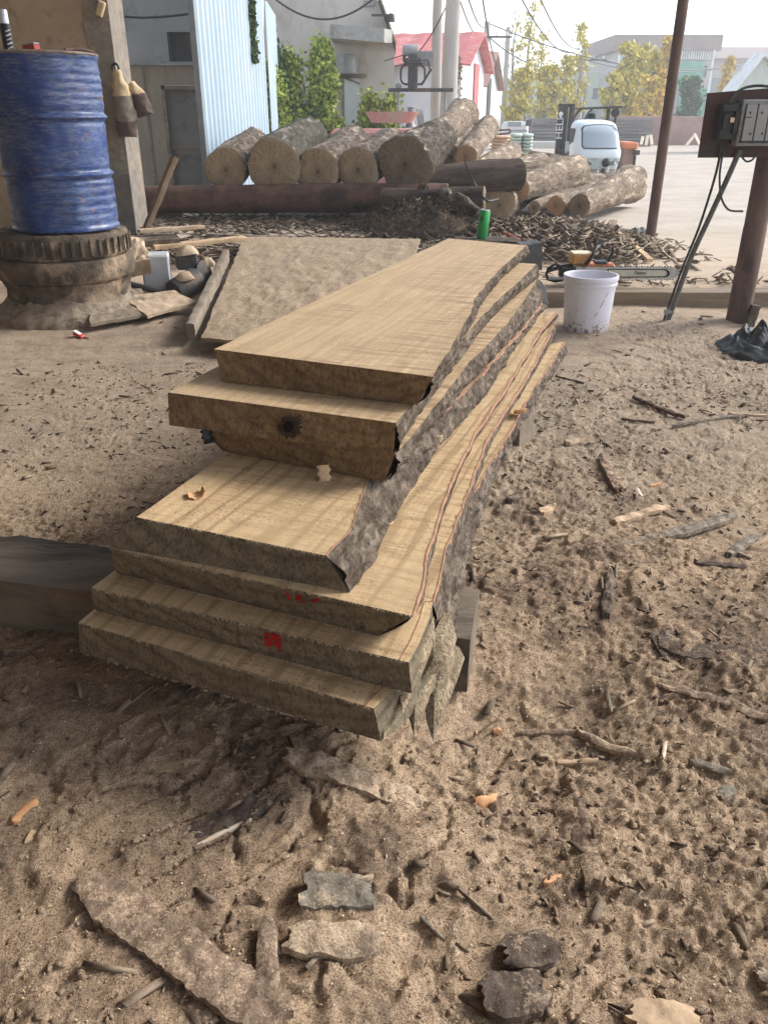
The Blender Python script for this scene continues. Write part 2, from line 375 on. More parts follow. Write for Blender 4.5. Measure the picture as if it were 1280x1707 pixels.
M_black = mottled('black_plastic', (.012, .012, .013), (.022, .021, .021), 20, .5, .2, .002)
M_dust = mottled('sawdust_cover', (.46, .34, .23), (.58, .45, .32), 30, .95, .9, .006, (.36, .26, .17), 4)
M_dustG = mottled('sawdust_dirty', (.20, .16, .115), (.33, .26, .19), 22, .95, .8, .008, (.10, .08, .06), 5)
M_conc = mottled('concrete', (.26, .25, .23), (.36, .345, .32), 7, .9, .3, .005, (.18, .17, .155), 2)
M_iron = mottled('dark_iron', (.035, .033, .03), (.07, .065, .06), 14, .65, .4, .004, (.10, .07, .05), 5)
M_grey = mottled('grey_metal', (.22, .22, .22), (.30, .30, .295), 10, .55, .1, .002, metal=.2)
M_white = mottled('white_paint', (.62, .62, .61), (.72, .72, .71), 5, .6, .1, .002, (.50, .49, .46), 2)
M_glass = NT('glass_pane').done((.20, .24, .26), .08, spec=.8)
# ============================================================ THE SETTING: ground
def axis(spec):
    out = [spec[0]]
    for end, step in spec[1:]:
        a = out[-1]; n = max(1, int(round((end - a) / step))); out += [a + (end - a) * (i + 1) / n for i in range(n)]
    return out
def grow(a, b, n):
    return [a * (b / a) ** (i / n) for i in range(1, n + 1)]
ys = axis([-6, (.5, .5), (.7, .02), (2.6, .006), (4.2, .011), (7.0, .018), (14, .07)]) + grow(14, 400, 50)
xs = [-v for v in grow(5, 260, 26)][::-1] + axis([-5, (-1.6, .03), (2.2, .0075), (5, .03)]) + grow(5, 260, 26)
gx, gy = np.meshgrid(np.array(xs), np.array(ys)); gz = macro(gx, gy) + micro(gx, gy)
nx, ny = len(xs), len(ys)
me = bpy.data.meshes.new('ground'); me.vertices.add(nx * ny)
me.vertices.foreach_set('co', np.stack([gx, gy, gz], -1).astype(np.float32).ravel())
ii, jj = np.meshgrid(np.arange(ny - 1), np.arange(nx - 1), indexing='ij'); q0 = (ii * nx + jj).ravel()
Q = np.stack([q0, q0 + 1, q0 + nx + 1, q0 + nx], -1).astype(np.int32)
me.loops.add(Q.size); me.loops.foreach_set('vertex_index', Q.ravel()); me.polygons.add(len(Q))
me.polygons.foreach_set('loop_start', np.arange(0, Q.size, 4, dtype=np.int32)); me.polygons.foreach_set('loop_total', np.full(len(Q), 4, np.int32))
me.polygons.foreach_set('use_smooth', np.ones(len(Q), bool)); me.update(calc_edges=True); me.materials.append(M_gr)
ground = bpy.data.objects.new('ground', me); COL.objects.link(ground); ps(ground, kind='structure')

# loose chips: thousands of small slivers, merged (nobody could count them)
def flakes(name, pts, ln, wd, th, mat, tilt=.35, label=None, cat=None, seed=1, yaw=None, zup=None):
    g = np.random.default_rng(seed); n = len(pts); pts = np.asarray(pts, float)
    L = g.uniform(*ln, n)[:, None] / 2; W = g.uniform(*wd, n)[:, None] / 2; T = g.uniform(*th, n)[:, None] / 2
    a = g.uniform(0, 2 * np.pi, n) if yaw is None else g.normal(yaw[0], yaw[1], n)
    d = np.stack([np.cos(a), np.sin(a), g.normal(0, tilt, n)], -1); d /= np.linalg.norm(d, axis=1)[:, None]
    s0 = np.stack([-np.sin(a), np.cos(a), g.normal(0, tilt, n)], -1); u = np.cross(d, s0); u /= np.linalg.norm(u, axis=1)[:, None]; s0 = np.cross(u, d)
    V = []
    for (i, j, k) in ((-1, -1, -1), (1, -1, -1), (1, 1, -1), (-1, 1, -1), (-1, -1, 1), (1, -1, 1), (1, 1, 1), (-1, 1, 1)):
        jl = g.uniform(.6, 1.0, (n, 1)); jw = g.uniform(.35, 1.0, (n, 1)); V.append(pts + d * L * i * jl + s0 * W * j * jw + u * T * k)
    V = np.stack(V, 1).reshape(-1, 3); b = (np.arange(n) * 8)[:, None, None]
    Fq = np.array([[0, 3, 2, 1], [4, 5, 6, 7], [0, 1, 5, 4], [1, 2, 6, 5], [2, 3, 7, 6], [3, 0, 4, 7]])[None] + b
    Fq = Fq.reshape(-1, 4).astype(np.int32); m = bpy.data.meshes.new(name); m.vertices.add(len(V)); m.vertices.foreach_set('co', V.astype(np.float32).ravel())
    m.loops.add(Fq.size); m.loops.foreach_set('vertex_index', Fq.ravel()); m.polygons.add(len(Fq)); m.polygons.foreach_set('loop_start', np.arange(0, Fq.size, 4, dtype=np.int32))
    m.polygons.foreach_set('loop_total', np.full(len(Fq), 4, np.int32)); m.update(calc_edges=True); m.materials.append(mat)
    o = bpy.data.objects.new(name, m); COL.objects.link(o)
    return ps(o, label, cat, None, 'stuff')
def ground_pts(n, x0, x1, y0, y1, seed, up=.003, gate=None):
    g = np.random.default_rng(seed); x = g.uniform(x0, x1, n); y = y0 + (y1 - y0) * g.random(n) ** 1.4
    if gate is not None:
        k = fbm(x, y, gate[0], 3, 33) > gate[1]; x, y = x[k], y[k]
    return np.stack([x, y, macro(x, y) + micro(x, y) + up], -1)
M_fl1 = island_mat('sawdust_chips', [(.36, .25, .16), (.52, .38, .25), (.70, .53, .36), (.24, .17, .11), (.58, .41, .26), (.80, .64, .45)])
M_fl2 = island_mat('bark_crumbs', [(.18, .13, .09), (.12, .085, .06), (.27, .20, .14), (.36, .265, .185), (.09, .065, .05)])
flakes('wood_chips', ground_pts(26000, -2.4, 2.9, .6, 4.5, 5), (.002, .009), (.001, .004), (.0006, .0018), M_fl1, .5, 'pale fine wood chips scattered through the sawdust floor', 'wood chips', 3)
flakes('bark_crumbs', ground_pts(6500, -2.4, 3.0, .6, 4.6, 6, .003, (3, -.02)), (.006, .035), (.003, .014), (.002, .006), M_fl2, .4, 'dark bark crumbs scattered over the sawdust floor', 'bark crumbs', 4)

def clods(name, pts, sz, mat, label, cat, seed):
    g = np.random.default_rng(seed); n = len(pts); pts = np.asarray(pts, float)
    u = [(1, 0, 0), (-1, 0, 0), (0, 1, 0), (0, -1, 0), (0, 0, 1), (0, 0, -1)]; E = [(a, b) for a in range(6) for b in range(a + 1, 6) if a // 2 != b // 2]
    base = np.array(u + [tuple((np.array(u[a]) + np.array(u[b])) / 1.4142) for a, b in E], float); ei = {e: 6 + i for i, e in enumerate(E)}; T = []
    for a in (0, 1):
        for b in (2, 3):
            for c in (4, 5):
                ab, bc2, ac = ei[(a, b)], ei[(b, c)], ei[(a, c)]; fl = (a + b + c) % 2
                for t in ((a, ab, ac), (b, bc2, ab), (c, ac, bc2), (ab, bc2, ac)): T.append(t if fl else t[::-1])
    s_ = g.uniform(*sz, (n, 1, 1)) * g.uniform(.6, 1.4, (n, 1, 3)); V = base[None] * (1 + g.uniform(-.35, .35, (n, 18, 1))) * s_; V[:, :, 2] *= .7; V = V + pts[:, None, :]
    Fq = (np.arange(n) * 18)[:, None, None] + np.array(T)[None]; m = bpy.data.meshes.new(name); m.from_pydata(V.reshape(-1, 3).tolist(), [], Fq.reshape(-1, 3).tolist()); m.materials.append(mat)
    m.polygons.foreach_set('use_smooth', [True] * len(m.polygons)); o = bpy.data.objects.new(name, m); COL.objects.link(o); return ps(o, label, cat, None, 'stuff')
clods('soil_clods', ground_pts(7000, -2.2, 2.9, .62, 4.6, 21, .0, (2.2, -.12)), (.002, .009), M_gr, 'small clods of sawdust and soil over the floor', 'clods', 22)
# ============================================================ THE STACK OF SLABS
ZT = [.726, .644, .559, .485, .414, .324, .248]; ZB = [.646, .562, .487, .416, .327, .251, .160]
W_cA = wood_top('sawn_face_top', (.56, .41, .25), (.46, .32, .18), (.17, .10, .05), 1.0, .16, seed=1.)
W_cB = wood_top('sawn_face_lower', (.60, .435, .25), (.50, .345, .18), (.25, .155, .075), .9, .6, seed=5.)
W_f1 = wood_front('sawn_end_brown', (.33, .22, .12), (.21, .135, .07), (.06, .036, .02), 2.)
W_f2 = wood_front('sawn_end_weathered', (.26, .21, .14), (.17, .137, .09), (.05, .038, .026), 4.)
M_cam = mottled('inner_bark_rim', (.24, .12, .07), (.36, .20, .12), 40, .85, .5, .003, (.16, .08, .05), 30)
M_cavity = mottled('knot_dark', (.025, .017, .012), (.09, .055, .035), 90, .95, 1, .004)
AX = Vector((math.sin(STK), math.cos(STK), 0)); AR = Vector((math.cos(STK), -math.sin(STK), 0))
W_fl = wood_front('flute_face_lit', (.44, .345, .23), (.31, .24, .155), (.085, .062, .04), 8., True)  # paler copy of the end wood, painted as lit from the right
def slab(i, label, FL, FLb, Rt, Rb, L, mats, amp=.008, dents=(), rim=0, bs=0.0):
    zt, zb = ZT[i], ZB[i]; N = 150; top, fr = mats
    root = empty('sawn_slab', at(*FL, zb), label=label, cat='wooden slab', group='slabs piled in the stack') if False else None
    tl, bl = at(*FL, zt), at(*FLb, zb)
    T = smoothed(resample([at(x, y, zt) for x, y in Rt], N), 5); B = smoothed(resample([at(x, y, zb) for x, y in Rb], N), 5)
    wob = [mn.noise(Vector((p.x * 9, p.y * 9, i * 3.1))) * .006 + mn.noise(Vector((p.x * 33, p.y * 33, i))) * .0018 for p in T]
    T = [p + AR * d for p, d in zip(T, wob)]; B = [p + AR * (d * .8) for p, d in zip(B, wob)]
    tb = tl + AX * L; bb = bl + AX * L
    Lt = [tl.lerp(tb, k / (N - 1)) + AR * mn.noise(Vector((k * .11, i, 0))) * .004 for k in range(N)]
    Lb = [bl.lerp(bb, k / (N - 1)) for k in range(N)]
    V = []; Fc = []; M = []
    def grid(rows, m):
        b = len(V); c = len(rows[0])
        for r_ in rows: V.extend(r_)
        for a in range(len(rows) - 1):
            for k in range(c - 1): Fc.append((b + a * c + k, b + a * c + k + 1, b + (a + 1) * c + k + 1, b + (a + 1) * c + k)); M.append(m)
    grid([[Lt[k].lerp(T[k], j / 6) for j in range(7)] for k in range(N)], 0)
    grid([[Lb[k].lerp(B[k], 1 - j / 2) if False else B[k].lerp(Lb[k], j / 2) for j in range(3)] for k in range(N)], 1)
    # front face with a rough saw surface
    nc, nr = 110, 12; rows = []
    nf = -AX
    for r_ in range(nr + 1):
        v = r_ / nr; row = []
        for c in range(nc + 1):
            u = c / nc; p = tl.lerp(T[0], u).lerp(bl.lerp(B[0], u), v)
            e = min(1, 4 * v, 4 * (1 - v) + .3)
            d = (mn.noise(p * 14) * .004 + mn.noise(p * 60) * .0022 + mn.noise(p * 150) * .0012) * e
            for (dx, dy, rad, dep) in dents:
                q = P(dx, dy, p.y); w_ = (q - p).length / rad
                if w_ < 2.2: d -= dep * math.exp(-w_ * w_ * 2.2) ; d += .012 * math.exp(-((w_ - 1.4) ** 2) * 6) * .5
            if r_ == 0: p = p + Vector((0, 0, -abs(mn.noise(p * 130)) * .0035))
            row.append(p + nf * d)
        rows.append(row)
    grid([r_[::-1] for r_ in rows][::1], 1)
    grid([Lt, Lb], 1); grid([[tb, T[-1]], [bb, B[-1]]], 1)
    grid([[T[k] - AR * (.006 if k / N > bs else 0) for k in range(N)][::-1], [B[k] - AR * (.006 if k / N > bs else 0) for k in range(N)][::-1]], 1)
    o = mesh('sawn_slab', V, Fc, [top, fr, W_fl], None, False, M)
    me = o.data; me.polygons.foreach_set('use_smooth', [True] * len(me.polygons)); me.set_sharp_from_angle(angle=R(40))
    ps(o, label, 'wooden slab', 'slabs piled in the stack')
    # bark along the right edge
    K = 12; V = []; Fc = []
    T2 = resample(T, N * 2); B2 = resample(B, N * 2)
    for a in range(N * 2):
        t = T2[a]; b_ = B2[a]
        for k in range(K + 1):
            v = k / K; p = t.lerp(b_, v); bul = math.sin(v * math.pi)
            rd = 1 - abs(mn.noise(Vector((p.x * 10, p.y * 10, p.z * 55 + i)))) * 2.2
            d = bul * .008 + (rd * amp + mn.noise(p * 60) * amp * .45 + mn.noise(p * 22) * amp * .8) * min(1, v * 4 + .06, (1 - v) * 4 + .35)
            V.append(p + AR * d)
    for a in range(int(bs * N * 2), N * 2 - 1):
        for k in range(K): Fc.append((a * (K + 1) + k, a * (K + 1) + k + 1, (a + 1) * (K + 1) + k + 1, (a + 1) * (K + 1) + k))
    mesh('bark', V, Fc, M_barkA, o, True)
    if rim:
        V = []; Fc = []
        for a, t in enumerate(T2):
            if a < bs * N * 2: t = t - AR * .02
            wd = rim * (.0 + 1.3 * mn.noise(Vector((a * .035, i * 2., 0))) + .6 * mn.noise(Vector((a * .4, i, 3)))); wd = max(.0004, wd)
            V += [t + AR * .0010 + Vector((0, 0, .0014)), t - AR * wd + Vector((0, 0, .0014)), t + AR * .004 + Vector((0, 0, -.01))]
        for a in range(len(T2) - 1):
            Fc += [(3 * a, 3 * a + 3, 3 * a + 4, 3 * a + 1), (3 * a + 2, 3 * a + 5, 3 * a + 3, 3 * a)]
        mesh('inner_bark', V, Fc, M_cam, o)
    # torn fibres hanging from the saw cut
    if i > 2:
        sp = MB(); g = random.Random(i)
        for _ in range(260):
            u = g.random() ** .8; p = tl.lerp(T[0], u) if g.random() < .5 else bl.lerp(B[0], u) ; l_ = g.uniform(.0015, .0055)
            p = p - AX * .001; d = (Vector((g.gauss(0, .7), -.8, -.9)) * l_)
            s_ = AR * g.uniform(.0004, .0008); sp.add([p - s_, p + s_, p + d, p - AX * .001 + Vector((0, 0, -.001))], [(0, 1, 2), (0, 3, 1), (1, 3, 2), (0, 2, 3)])
        sp.build('torn_fibres', M_pale, o)
    return o
sA = slab(0, 'top slab of the stack, wide pale sawn face with a brown front end', (357, 582), (372, 636),
    [(722, 628), (748, 582), (762, 558), (775, 538), (785, 524), (792, 496), (812, 471), (839, 444), (877, 409)],
    [(695, 675), (728, 625), (760, 575), (778, 550), (787, 535), (800, 505), (825, 475), (850, 450), (880, 424)], 2.36, (W_cA, W_f1))
sB = slab(1, 'second slab from the top, with a black knot hole in its front end', (280, 654), (283, 709),
    [(660, 705), (686, 675), (712, 640), (745, 598), (778, 556), (800, 530), (830, 500), (862, 472), (894, 440)],
    [(656, 759), (690, 698), (725, 649), (762, 602), (806, 541), (850, 500), (896, 464)], 2.42, (W_cA, W_f1), dents=[(483, 713, .017, .035)])
sC = slab(2, 'third slab from the top, narrower with a chipped lower edge, under the knot-hole slab', (332, 712), (372, 752),
    [(657, 757), (695, 716), (738, 662), (779, 608), (812, 575), (846, 538), (873, 501), (895, 466)],
    [(640, 803), (690, 742), (750, 672), (815, 603), (868, 548), (903, 503)], 2.40, (W_cA, W_f1), .012)
sD = slab(3, 'fourth slab from the top, broad with a chamfered right corner and a curled chip on it', (228, 862), (168, 908),
    [(544, 926), (586, 880), (600, 840), (609, 802), (640, 775), (700, 728), (760, 668), (820, 605), (870, 550), (903, 505)],
    [(584, 987), (617, 942), (640, 892), (679, 824), (733, 740), (806, 662), (839, 608), (893, 528), (911, 508)], 2.02, (W_cB, W_f2), .012, rim=.016)
sE = slab(4, 'fifth slab from the top, with faint red figures on its grey front end', (184, 914), (195, 955),
    [(688, 1027), (703, 975), (715, 907), (738, 840), (748, 808), (792, 722), (832, 662), (880, 585), (900, 552), (927, 519)],
    [(629, 1060), (690, 1030), (706, 975), (718, 907), (741, 840), (751, 808), (794, 724), (834, 664), (882, 588), (902, 556), (928, 532)], 2.05, (W_cB, W_f2), .003, rim=.009)
sF = slab(5, 'sixth slab from the top, with a red paint blot on its grey front end', (152, 980), (160, 1017),
    [(681, 1104), (704, 1066), (722, 1000), (735, 950), (751, 892), (769, 846), (779, 817), (812, 732), (862, 652), (895, 600), (923, 541)],
    [(686, 1156), (706, 1110), (726, 1040), (738, 985), (754, 915), (772, 862), (782, 828), (815, 740), (864, 660), (897, 608), (924, 556)], 2.08, (W_cB, W_f2), .004, dents=[(382, 1052, .006, .008)], rim=.012, bs=.075)
sG = slab(6, 'lowest slab of the stack, with the pale toothed corner of its root flare', (131, 1038), (134, 1087),
    [(624, 1181), (660, 1146), (700, 1100), (724, 1040), (733, 985), (751, 915), (783, 840), (795, 810), (854, 713), (875, 672), (922, 600), (940, 569)],
    [(636, 1236), (690, 1190), (738, 1135), (752, 1060), (764, 985), (784, 905), (806, 840), (822, 795), (857, 722), (886, 678), (930, 606), (942, 590)], 2.06, (W_cB, W_f2), .012, rim=.010, bs=.10)
for (a, b, par) in (((0, 0), (0, 0), sB),):
    pass
# root flare flutes at the front right corner, light from the right painted paler
def flute(par, pts, D, th=.07, lean=.0011):
    """one pointed lobe of the root flare: rounded wedge outline, leaning back towards its top, with a raised rib"""
    yb = max(y for x, y in pts); F_ = [P(x, y, D + (yb - y) * lean) for x, y in pts]; n = len(F_); c = sum(F_, Vector()) / n - AX * .012 - Vector((0, .004, 0))
    B_ = [p + AX * th + Vector((0, 0, .01)) for p in F_]; V = F_ + B_ + [c]
    Fc = [(i, (i + 1) % n, 2 * n) for i in range(n)] + [tuple(range(n, 2 * n))] + [(i, i + n, (i + 1) % n + n, (i + 1) % n) for i in range(n)]
    mesh('root_flute', V, Fc, W_fl, par)
flute(sG, [(625, 1179), (660, 1150), (656, 1172), (650, 1197), (640, 1236), (632, 1210)], 1.262)
flute(sF, [(665, 1152), (681, 1158), (677, 1178), (670, 1194)], 1.30, .05)
flute(sF, [(682, 1103), (705, 1066), (707, 1106), (698, 1133), (689, 1157)], 1.325, .08)
flute(sG, [(678, 1184), (688, 1150), (700, 1124), (707, 1172), (699, 1206), (690, 1228)], 1.315)
flute(sF, [(709, 1082), (722, 1058), (735, 1062), (745, 1106), (728, 1122), (706, 1128)], 1.41, .08)
flute(sG, [(704, 1124), (722, 1098), (742, 1090), (746, 1114), (737, 1184), (730, 1212), (722, 1237), (710, 1200)], 1.345)
flute(sG, [(744, 1104), (754, 1110), (763, 1128), (753, 1158), (740, 1190)], 1.42, .06)
# red paint marks
M_red = NT('red_paint'); _f = M_red.noise(60, 4, .8); M_red.l(M_red.ramp(_f, [(.44, 0.0), (.50, .95)]), M_red.b.inputs['Alpha']); M_red = M_red.done((.40, .015, .012), .85)
def fplane(i, FLp, FRp, zt):   # point on a slab's front end, u along, v down (0..1)
    a = at(*FLp, zt); b = at(*FRp, zt); return a, b
def paint(par, zt, zb, FLt, FRt, FLb, FRb, polys, name='red_paint_mark', mat=None, off=.0065):
    a, b, c, d = at(*FLt, zt), at(*FRt, zt), at(*FLb, zb), at(*FRb, zb); m = MB()
    nrm = (b - a).cross(c - a).normalized(); nrm = nrm if nrm.y < 0 else -nrm
    for pl in polys:
        V = [];
        for (x, y) in pl:
            r_ = ray(x, y); t = (a - C0).dot(nrm) / r_.dot(nrm); V.append(C0 + r_ * t + nrm * off)
        m.prism(V, -nrm * .004)
    m.build(name, mat or M_red, par)
paint(sF, ZT[5], ZB[5], (152, 980), (681, 1104), (160, 1017), (686, 1156), [[(443, 1052), (456, 1054), (470, 1058), (472, 1070), (469, 1082), (462, 1086), (455, 1081), (447, 1083), (442, 1068)]])
def stroke(pts, w_=1.3):
    out = []
    for (x0, y0), (x1, y1) in zip(pts, pts[1:]):
        l_ = math.hypot(x1 - x0, y1 - y0); nx_, ny_ = -(y1 - y0) / l_ * w_, (x1 - x0) / l_ * w_
        out.append([(x0 + nx_, y0 + ny_), (x1 + nx_, y1 + ny_), (x1 - nx_, y1 - ny_), (x0 - nx_, y0 - ny_)])
    return out
paint(sE, ZT[4], ZB[4], (184, 914), (688, 1027), (195, 955), (629, 1060),
      stroke([(475, 982), (480, 988), (486, 998)], 1.0) + stroke([(501, 990), (497, 991), (495, 994), (498, 996), (503, 994), (501, 990)], 1.2) + stroke([(503, 994), (502, 999), (500, 1003)], 1.1) + stroke([(508, 1000), (509, 1003)], 1.3) + stroke([(521, 1000), (527, 999), (534, 996)], 1.4))
star = lambda cx_, cy_, rx, ry, sp, sd_: [(cx_ + math.cos(a) * rx * (1 + sp * mn.noise(Vector((a * 7, sd_, 0)))), cy_ + math.sin(a) * ry * (1 + sp * mn.noise(Vector((a * 7, sd_, 0))))) for a in np.linspace(0, 6.2832, 64)[:-1]]
paint(sB, ZT[1], ZB[1], (280, 654), (660, 705), (283, 709), (656, 759), [star(484, 712, 19, 17, .9, 3)], 'knot', M_cavity, .0045)
paint(sB, ZT[1], ZB[1], (280, 654), (660, 705), (283, 709), (656, 759), [star(482, 711, 9, 9, .6, 6)], 'knot_hole_disc', NT('hole_shade_black').done((.004, .003, .003), .95), .0052)  # flat black disc painted for the darkness inside the hole
# bearers under the stack
def beam(name, a, b, w_, h_, mat, label, cat, up=Vector((0, 0, 1)), tap=0, seed=0, parent=None, ns=40, rough=.004):
    a = Vector(a); b = Vector(b); d = (b - a).normalized(); s_ = d.cross(up).normalized(); u = s_.cross(d).normalized(); V = []; Fc = []
    ring = []
    for (x, y) in ((-1, -1), (-.5, -1), (0, -1), (.5, -1), (1, -1), (1, 0), (1, 1), (.5, 1), (0, 1), (-.5, 1), (-1, 1), (-1, 0)):
        rr = .94 if abs(x) == 1 and abs(y) == 1 else 1; ring.append((x * rr, y * rr))
    n = len(ring)
    for i in range(ns + 1):
        t = i / ns; p = a.lerp(b, t); k = 1 - tap * t
        for (x, y) in ring:
            q = p + s_ * x * w_ / 2 * k + u * y * h_ / 2 * k; V.append(q + (s_ * x + u * y).normalized() * (mn.noise(q * 9 + Vector((seed, 0, 0))) * 2 + mn.noise(q * 40)) * rough)
    for i in range(ns):
        for k in range(n): Fc.append((i * n + k, i * n + (k + 1) % n, (i + 1) * n + (k + 1) % n, (i + 1) * n + k))
    Fc += [tuple(range(n))[::-1], tuple(ns * n + k for k in range(n))]
    o = mesh(name, V, Fc, mat, parent); auto(o, 50)
    if label: ps(o, label, cat)
    return o
M_bear = mottled('bearer_wood', (.10, .078, .058), (.21, .165, .12), 7, .9, .7, .01, (.05, .038, .03), 3, stretch=(.2, 1, 1))
la = at(-260, 905, .155); lb = at(800, 1035, .155)
fb0 = at(-260, 955, .08); fb1 = Vector((.235, 1.765, .06))
beam('timber_bearer', fb0 + Vector((0, .06, 0)), fb1, .25, .175, M_bear, 'dark squared timber lying crosswise under the front of the slab stack', 'timber', seed=3, ns=80, rough=.006)
rb0 = at(560, 640, .08); rb1 = at(878, 712, .08)
beam('timber_bearer', rb0, rb1, .13, .155, M_gw, 'short timber bearer showing beyond the slab stack at its far right', 'timber', seed=5)
rb2 = at(700, 560, .08); rb3 = at(920, 592, .08)
# little chips lying on the slabs
def curl(name, c, M, l_, w_, r_, arc, mat, label, cat='wood chip', th=.0015, n=12):
    V = []; Fc = []
    for i in range(n + 1):
        t = arc * (i / n - .5)
        for j, sx in enumerate((-1, -.3, .4, 1)):
            ww = w_ / 2 * sx * (1 + .25 * math.sin(i * 1.3 + j)); p = Vector((ww, math.sin(t) * r_, r_ - math.cos(t) * r_ + .001 * math.sin(i * 2.1 + j)))
            V.append(p); V.append(p + Vector((0, -math.sin(t), math.cos(t))) * th)
    w4 = 8
    for i in range(n):
        for j in range(3):
            a = i * w4 + j * 2; Fc += [(a + 1, a + 3, a + w4 + 3, a + w4 + 1), (a, a + w4, a + w4 + 2, a + 2)]
        a = i * w4; Fc += [(a, a + 1, a + w4 + 1, a + w4), (a + 6, a + w4 + 6, a + w4 + 7, a + 7)]
    Fc += [(0, 2, 3, 1), (2, 4, 5, 3), (4, 6, 7, 5)]; e = n * w4; Fc += [(e, e + 1, e + 3, e + 2), (e + 2, e + 3, e + 5, e + 4), (e + 4, e + 5, e + 7, e + 6)]
    V = [Vector(c) + M @ v for v in V]
    o = mesh(name, V, Fc, mat, None, True); return ps(o, label, cat, 'wood chips lying on the slabs')
def rz(a, tx=0, ty=0): return (Matrix.Rotation(R(a), 3, 'Z') @ Matrix.Rotation(R(tx), 3, 'X') @ Matrix.Rotation(R(ty), 3, 'Y'))
curl('wood_chip', at(330, 826, .487), rz(-70, 15), .05, .035, .025, 2.0, M_ora, 'orange curled chip on the left edge of the broad slab')
curl('wood_chip', at(645, 876, .417), rz(60, -10), .026, .018, .02, 1.6, M_ora, 'small orange chip beside the bark at the broad slab')
curl('wood_chip', at(729, 735, .440), rz(10, -40), .028, .026, .05, 1.0, M_pale, 'cream chip stuck upright on the grey bark')
curl('wood_chip', at(862, 690, .262), rz(20, -25), .05, .05, .06, 1.3, M_ora, 'orange torn splinter on the outer edge of the lowest slab')
curl('wood_chip', at(815, 609, .415), rz(-20, 10), .02, .03, .04, 1.0, M_tan, 'tan chip caught between bark and slab near the far end')
curl('wood_chip', at(540, 790, .50), rz(10, 70), .05, .03, .04, 1.2, M_tan, 'torn tan splinter hanging under the third slab')
curl('wood_chip', at(346, 728, .545), rz(40, 60), .035, .03, .03, 1.4, M_black, 'black charred bark scrap under the left end of the knot-hole slab')
# ============================================================ NEAR OBJECTS
def cyl_dir(a, b): return (Vector(b) - Vector(a)).normalized()
def toZ(d): return Vector(d).to_track_quat('Z', 'Y').to_matrix()
# ---- bucket
M_bk = NT('white_bucket_plastic'); _z = M_bk.sep()[2]; _n = M_bk.noise(38, 5, .8); _n2 = M_bk.noise(14, 5, .8, M_bk.map((1, 1, .35)))
_low = M_bk.math('SUBTRACT', M_bk.math('ADD', _n, .10), M_bk.math('MULTIPLY', _z, 1.3))
_c = M_bk.mix(M_bk.ramp(_low, [(.56, 0.0), (.61, .95)]), (.68, .67, .73), (.20, .115, .075))
_c = M_bk.mix(M_bk.ramp(_n2, [(.64, 0.0), (.68, .55)]), _c, (.38, .33, .30)); _c = M_bk.mix(M_bk.ramp(M_bk.noise(5, 3, .6), [(.5, 0.0), (.75, .3)]), _c, (.60, .52, .52))
M_bucket = M_bk.done(_c, .42, spec=.4)
M_drip = mottled('dried_drip', (.20, .15, .12), (.3, .24, .2), 30)
bc = G(975, 549); bk = empty('bucket', bc + Vector((0, 0, .001)), label='white plastic bucket with a dirty splashed base, right of the slab stack', cat='bucket')
m = MB(); m.lathe((0, 0, 0), [(.002, .004), (.135, .004), (.143, .0), (.147, .012), (.158, .16), (.166, .30), (.168, .352), (.160, .356), (.160, .30), (.152, .16), (.139, .015), (.002, .012)], 64, cap0=False, cap1=False)
o = m.build('bucket_body', M_bucket, bk); auto(o, 40)
m = MB(); m.lathe((0, 0, 0), [(.1665, .298), (.174, .300), (.175, .312), (.170, .316), (.169, .330), (.178, .334), (.179, .352), (.176, .361), (.166, .362), (.163, .356), (.163, .345), (.167, .30)], 64, cap0=False, cap1=False)
o = m.build('rim', M_bucket, bk); auto(o, 40)
for (t, zz, l_) in ((-1.25, .20, .05), (-1.45, .13, .03), (-1.1, .26, .03)):
    m = MB(); m.tube([(math.cos(t + s * .12) * (.150 + .0005 * k + .0135 * (zz + s * l_) / .16), math.sin(t + s * .12) * (.150 + .0135 * (zz + s * l_) / .16), zz + s * l_) for k, s in enumerate((-.5, -.1, .2, .5))], .0016, 6)
    m.build('drip_mark', M_drip, bk)
m = MB(); m.lathe((0, 0, 0), [(.001, .03), (.130, .03), (.13, .04), (.001, .042)], 30, cap0=False, cap1=False); m.build('bucket_contents', M_dustG, bk)
# ---- sill beam along the shed edge
t0, t1 = at(560, 470, .10), at(1420, 497, .10)
b0 = Vector((-1.2, 6.32, .045)); b1 = Vector((6.5, 6.24, .045))
beam('sill_timber', b0, b1, .20, .125, mottled('sill_wood', (.17, .125, .085), (.27, .205, .14), 6, .9, .6, .006, (.08, .06, .045), 3, stretch=(.12, 1, 1)), 'long brown timber sill bedded along the edge of the yard behind the bucket', 'timber', seed=9, ns=140, rough=.003)
# ---- chainsaw lying on the sill
cs = empty('chainsaw', P(985, 470, 6.45), label='chainsaw with a long grey guide bar and an orange engine, lying behind the white bucket', cat='chainsaw')
def bar_pt(px, py, off=0): p = P(px, py, 6.42); p.y += off; return p - cs.location
def rounded_bar(x0, x1, yc, h0, h1, n=10):
    out = [(x0, yc - h0), (x1 - h1 * 1.4, yc - h1 * .98)]
    for i in range(1, n): t = math.pi * (-.5 + i / n); out.append((x1 - h1 * 1.4 + math.cos(t) * h1 * 1.4, yc + math.sin(t) * h1))
    out += [(x1 - h1 * 1.4, yc + h1), (x0, yc + h0)]
    return out
def poly_px(pl, D, dy=.006, ref=None): return [P(x, y, D) + Vector((0, 0, 0)) - cs.location for x, y in pl]
M_bar = mottled('guide_bar_steel', (.34, .34, .33), (.46, .46, .45), 30, .45, .15, .001, (.24, .20, .16), 12, metal=.3)
m = MB(); m.prism(poly_px(rounded_bar(960, 1131, 455.5, 10.5, 9), 6.42), (0, .006, .001)); m.build('guide_bar', M_bar, cs)
m = MB(); m.prism(poly_px(rounded_bar(1012, 1116, 455.5, 7.3, 6.6), 6.4175), (0, .002, 0)); m.build('bar_border', M_black, cs)
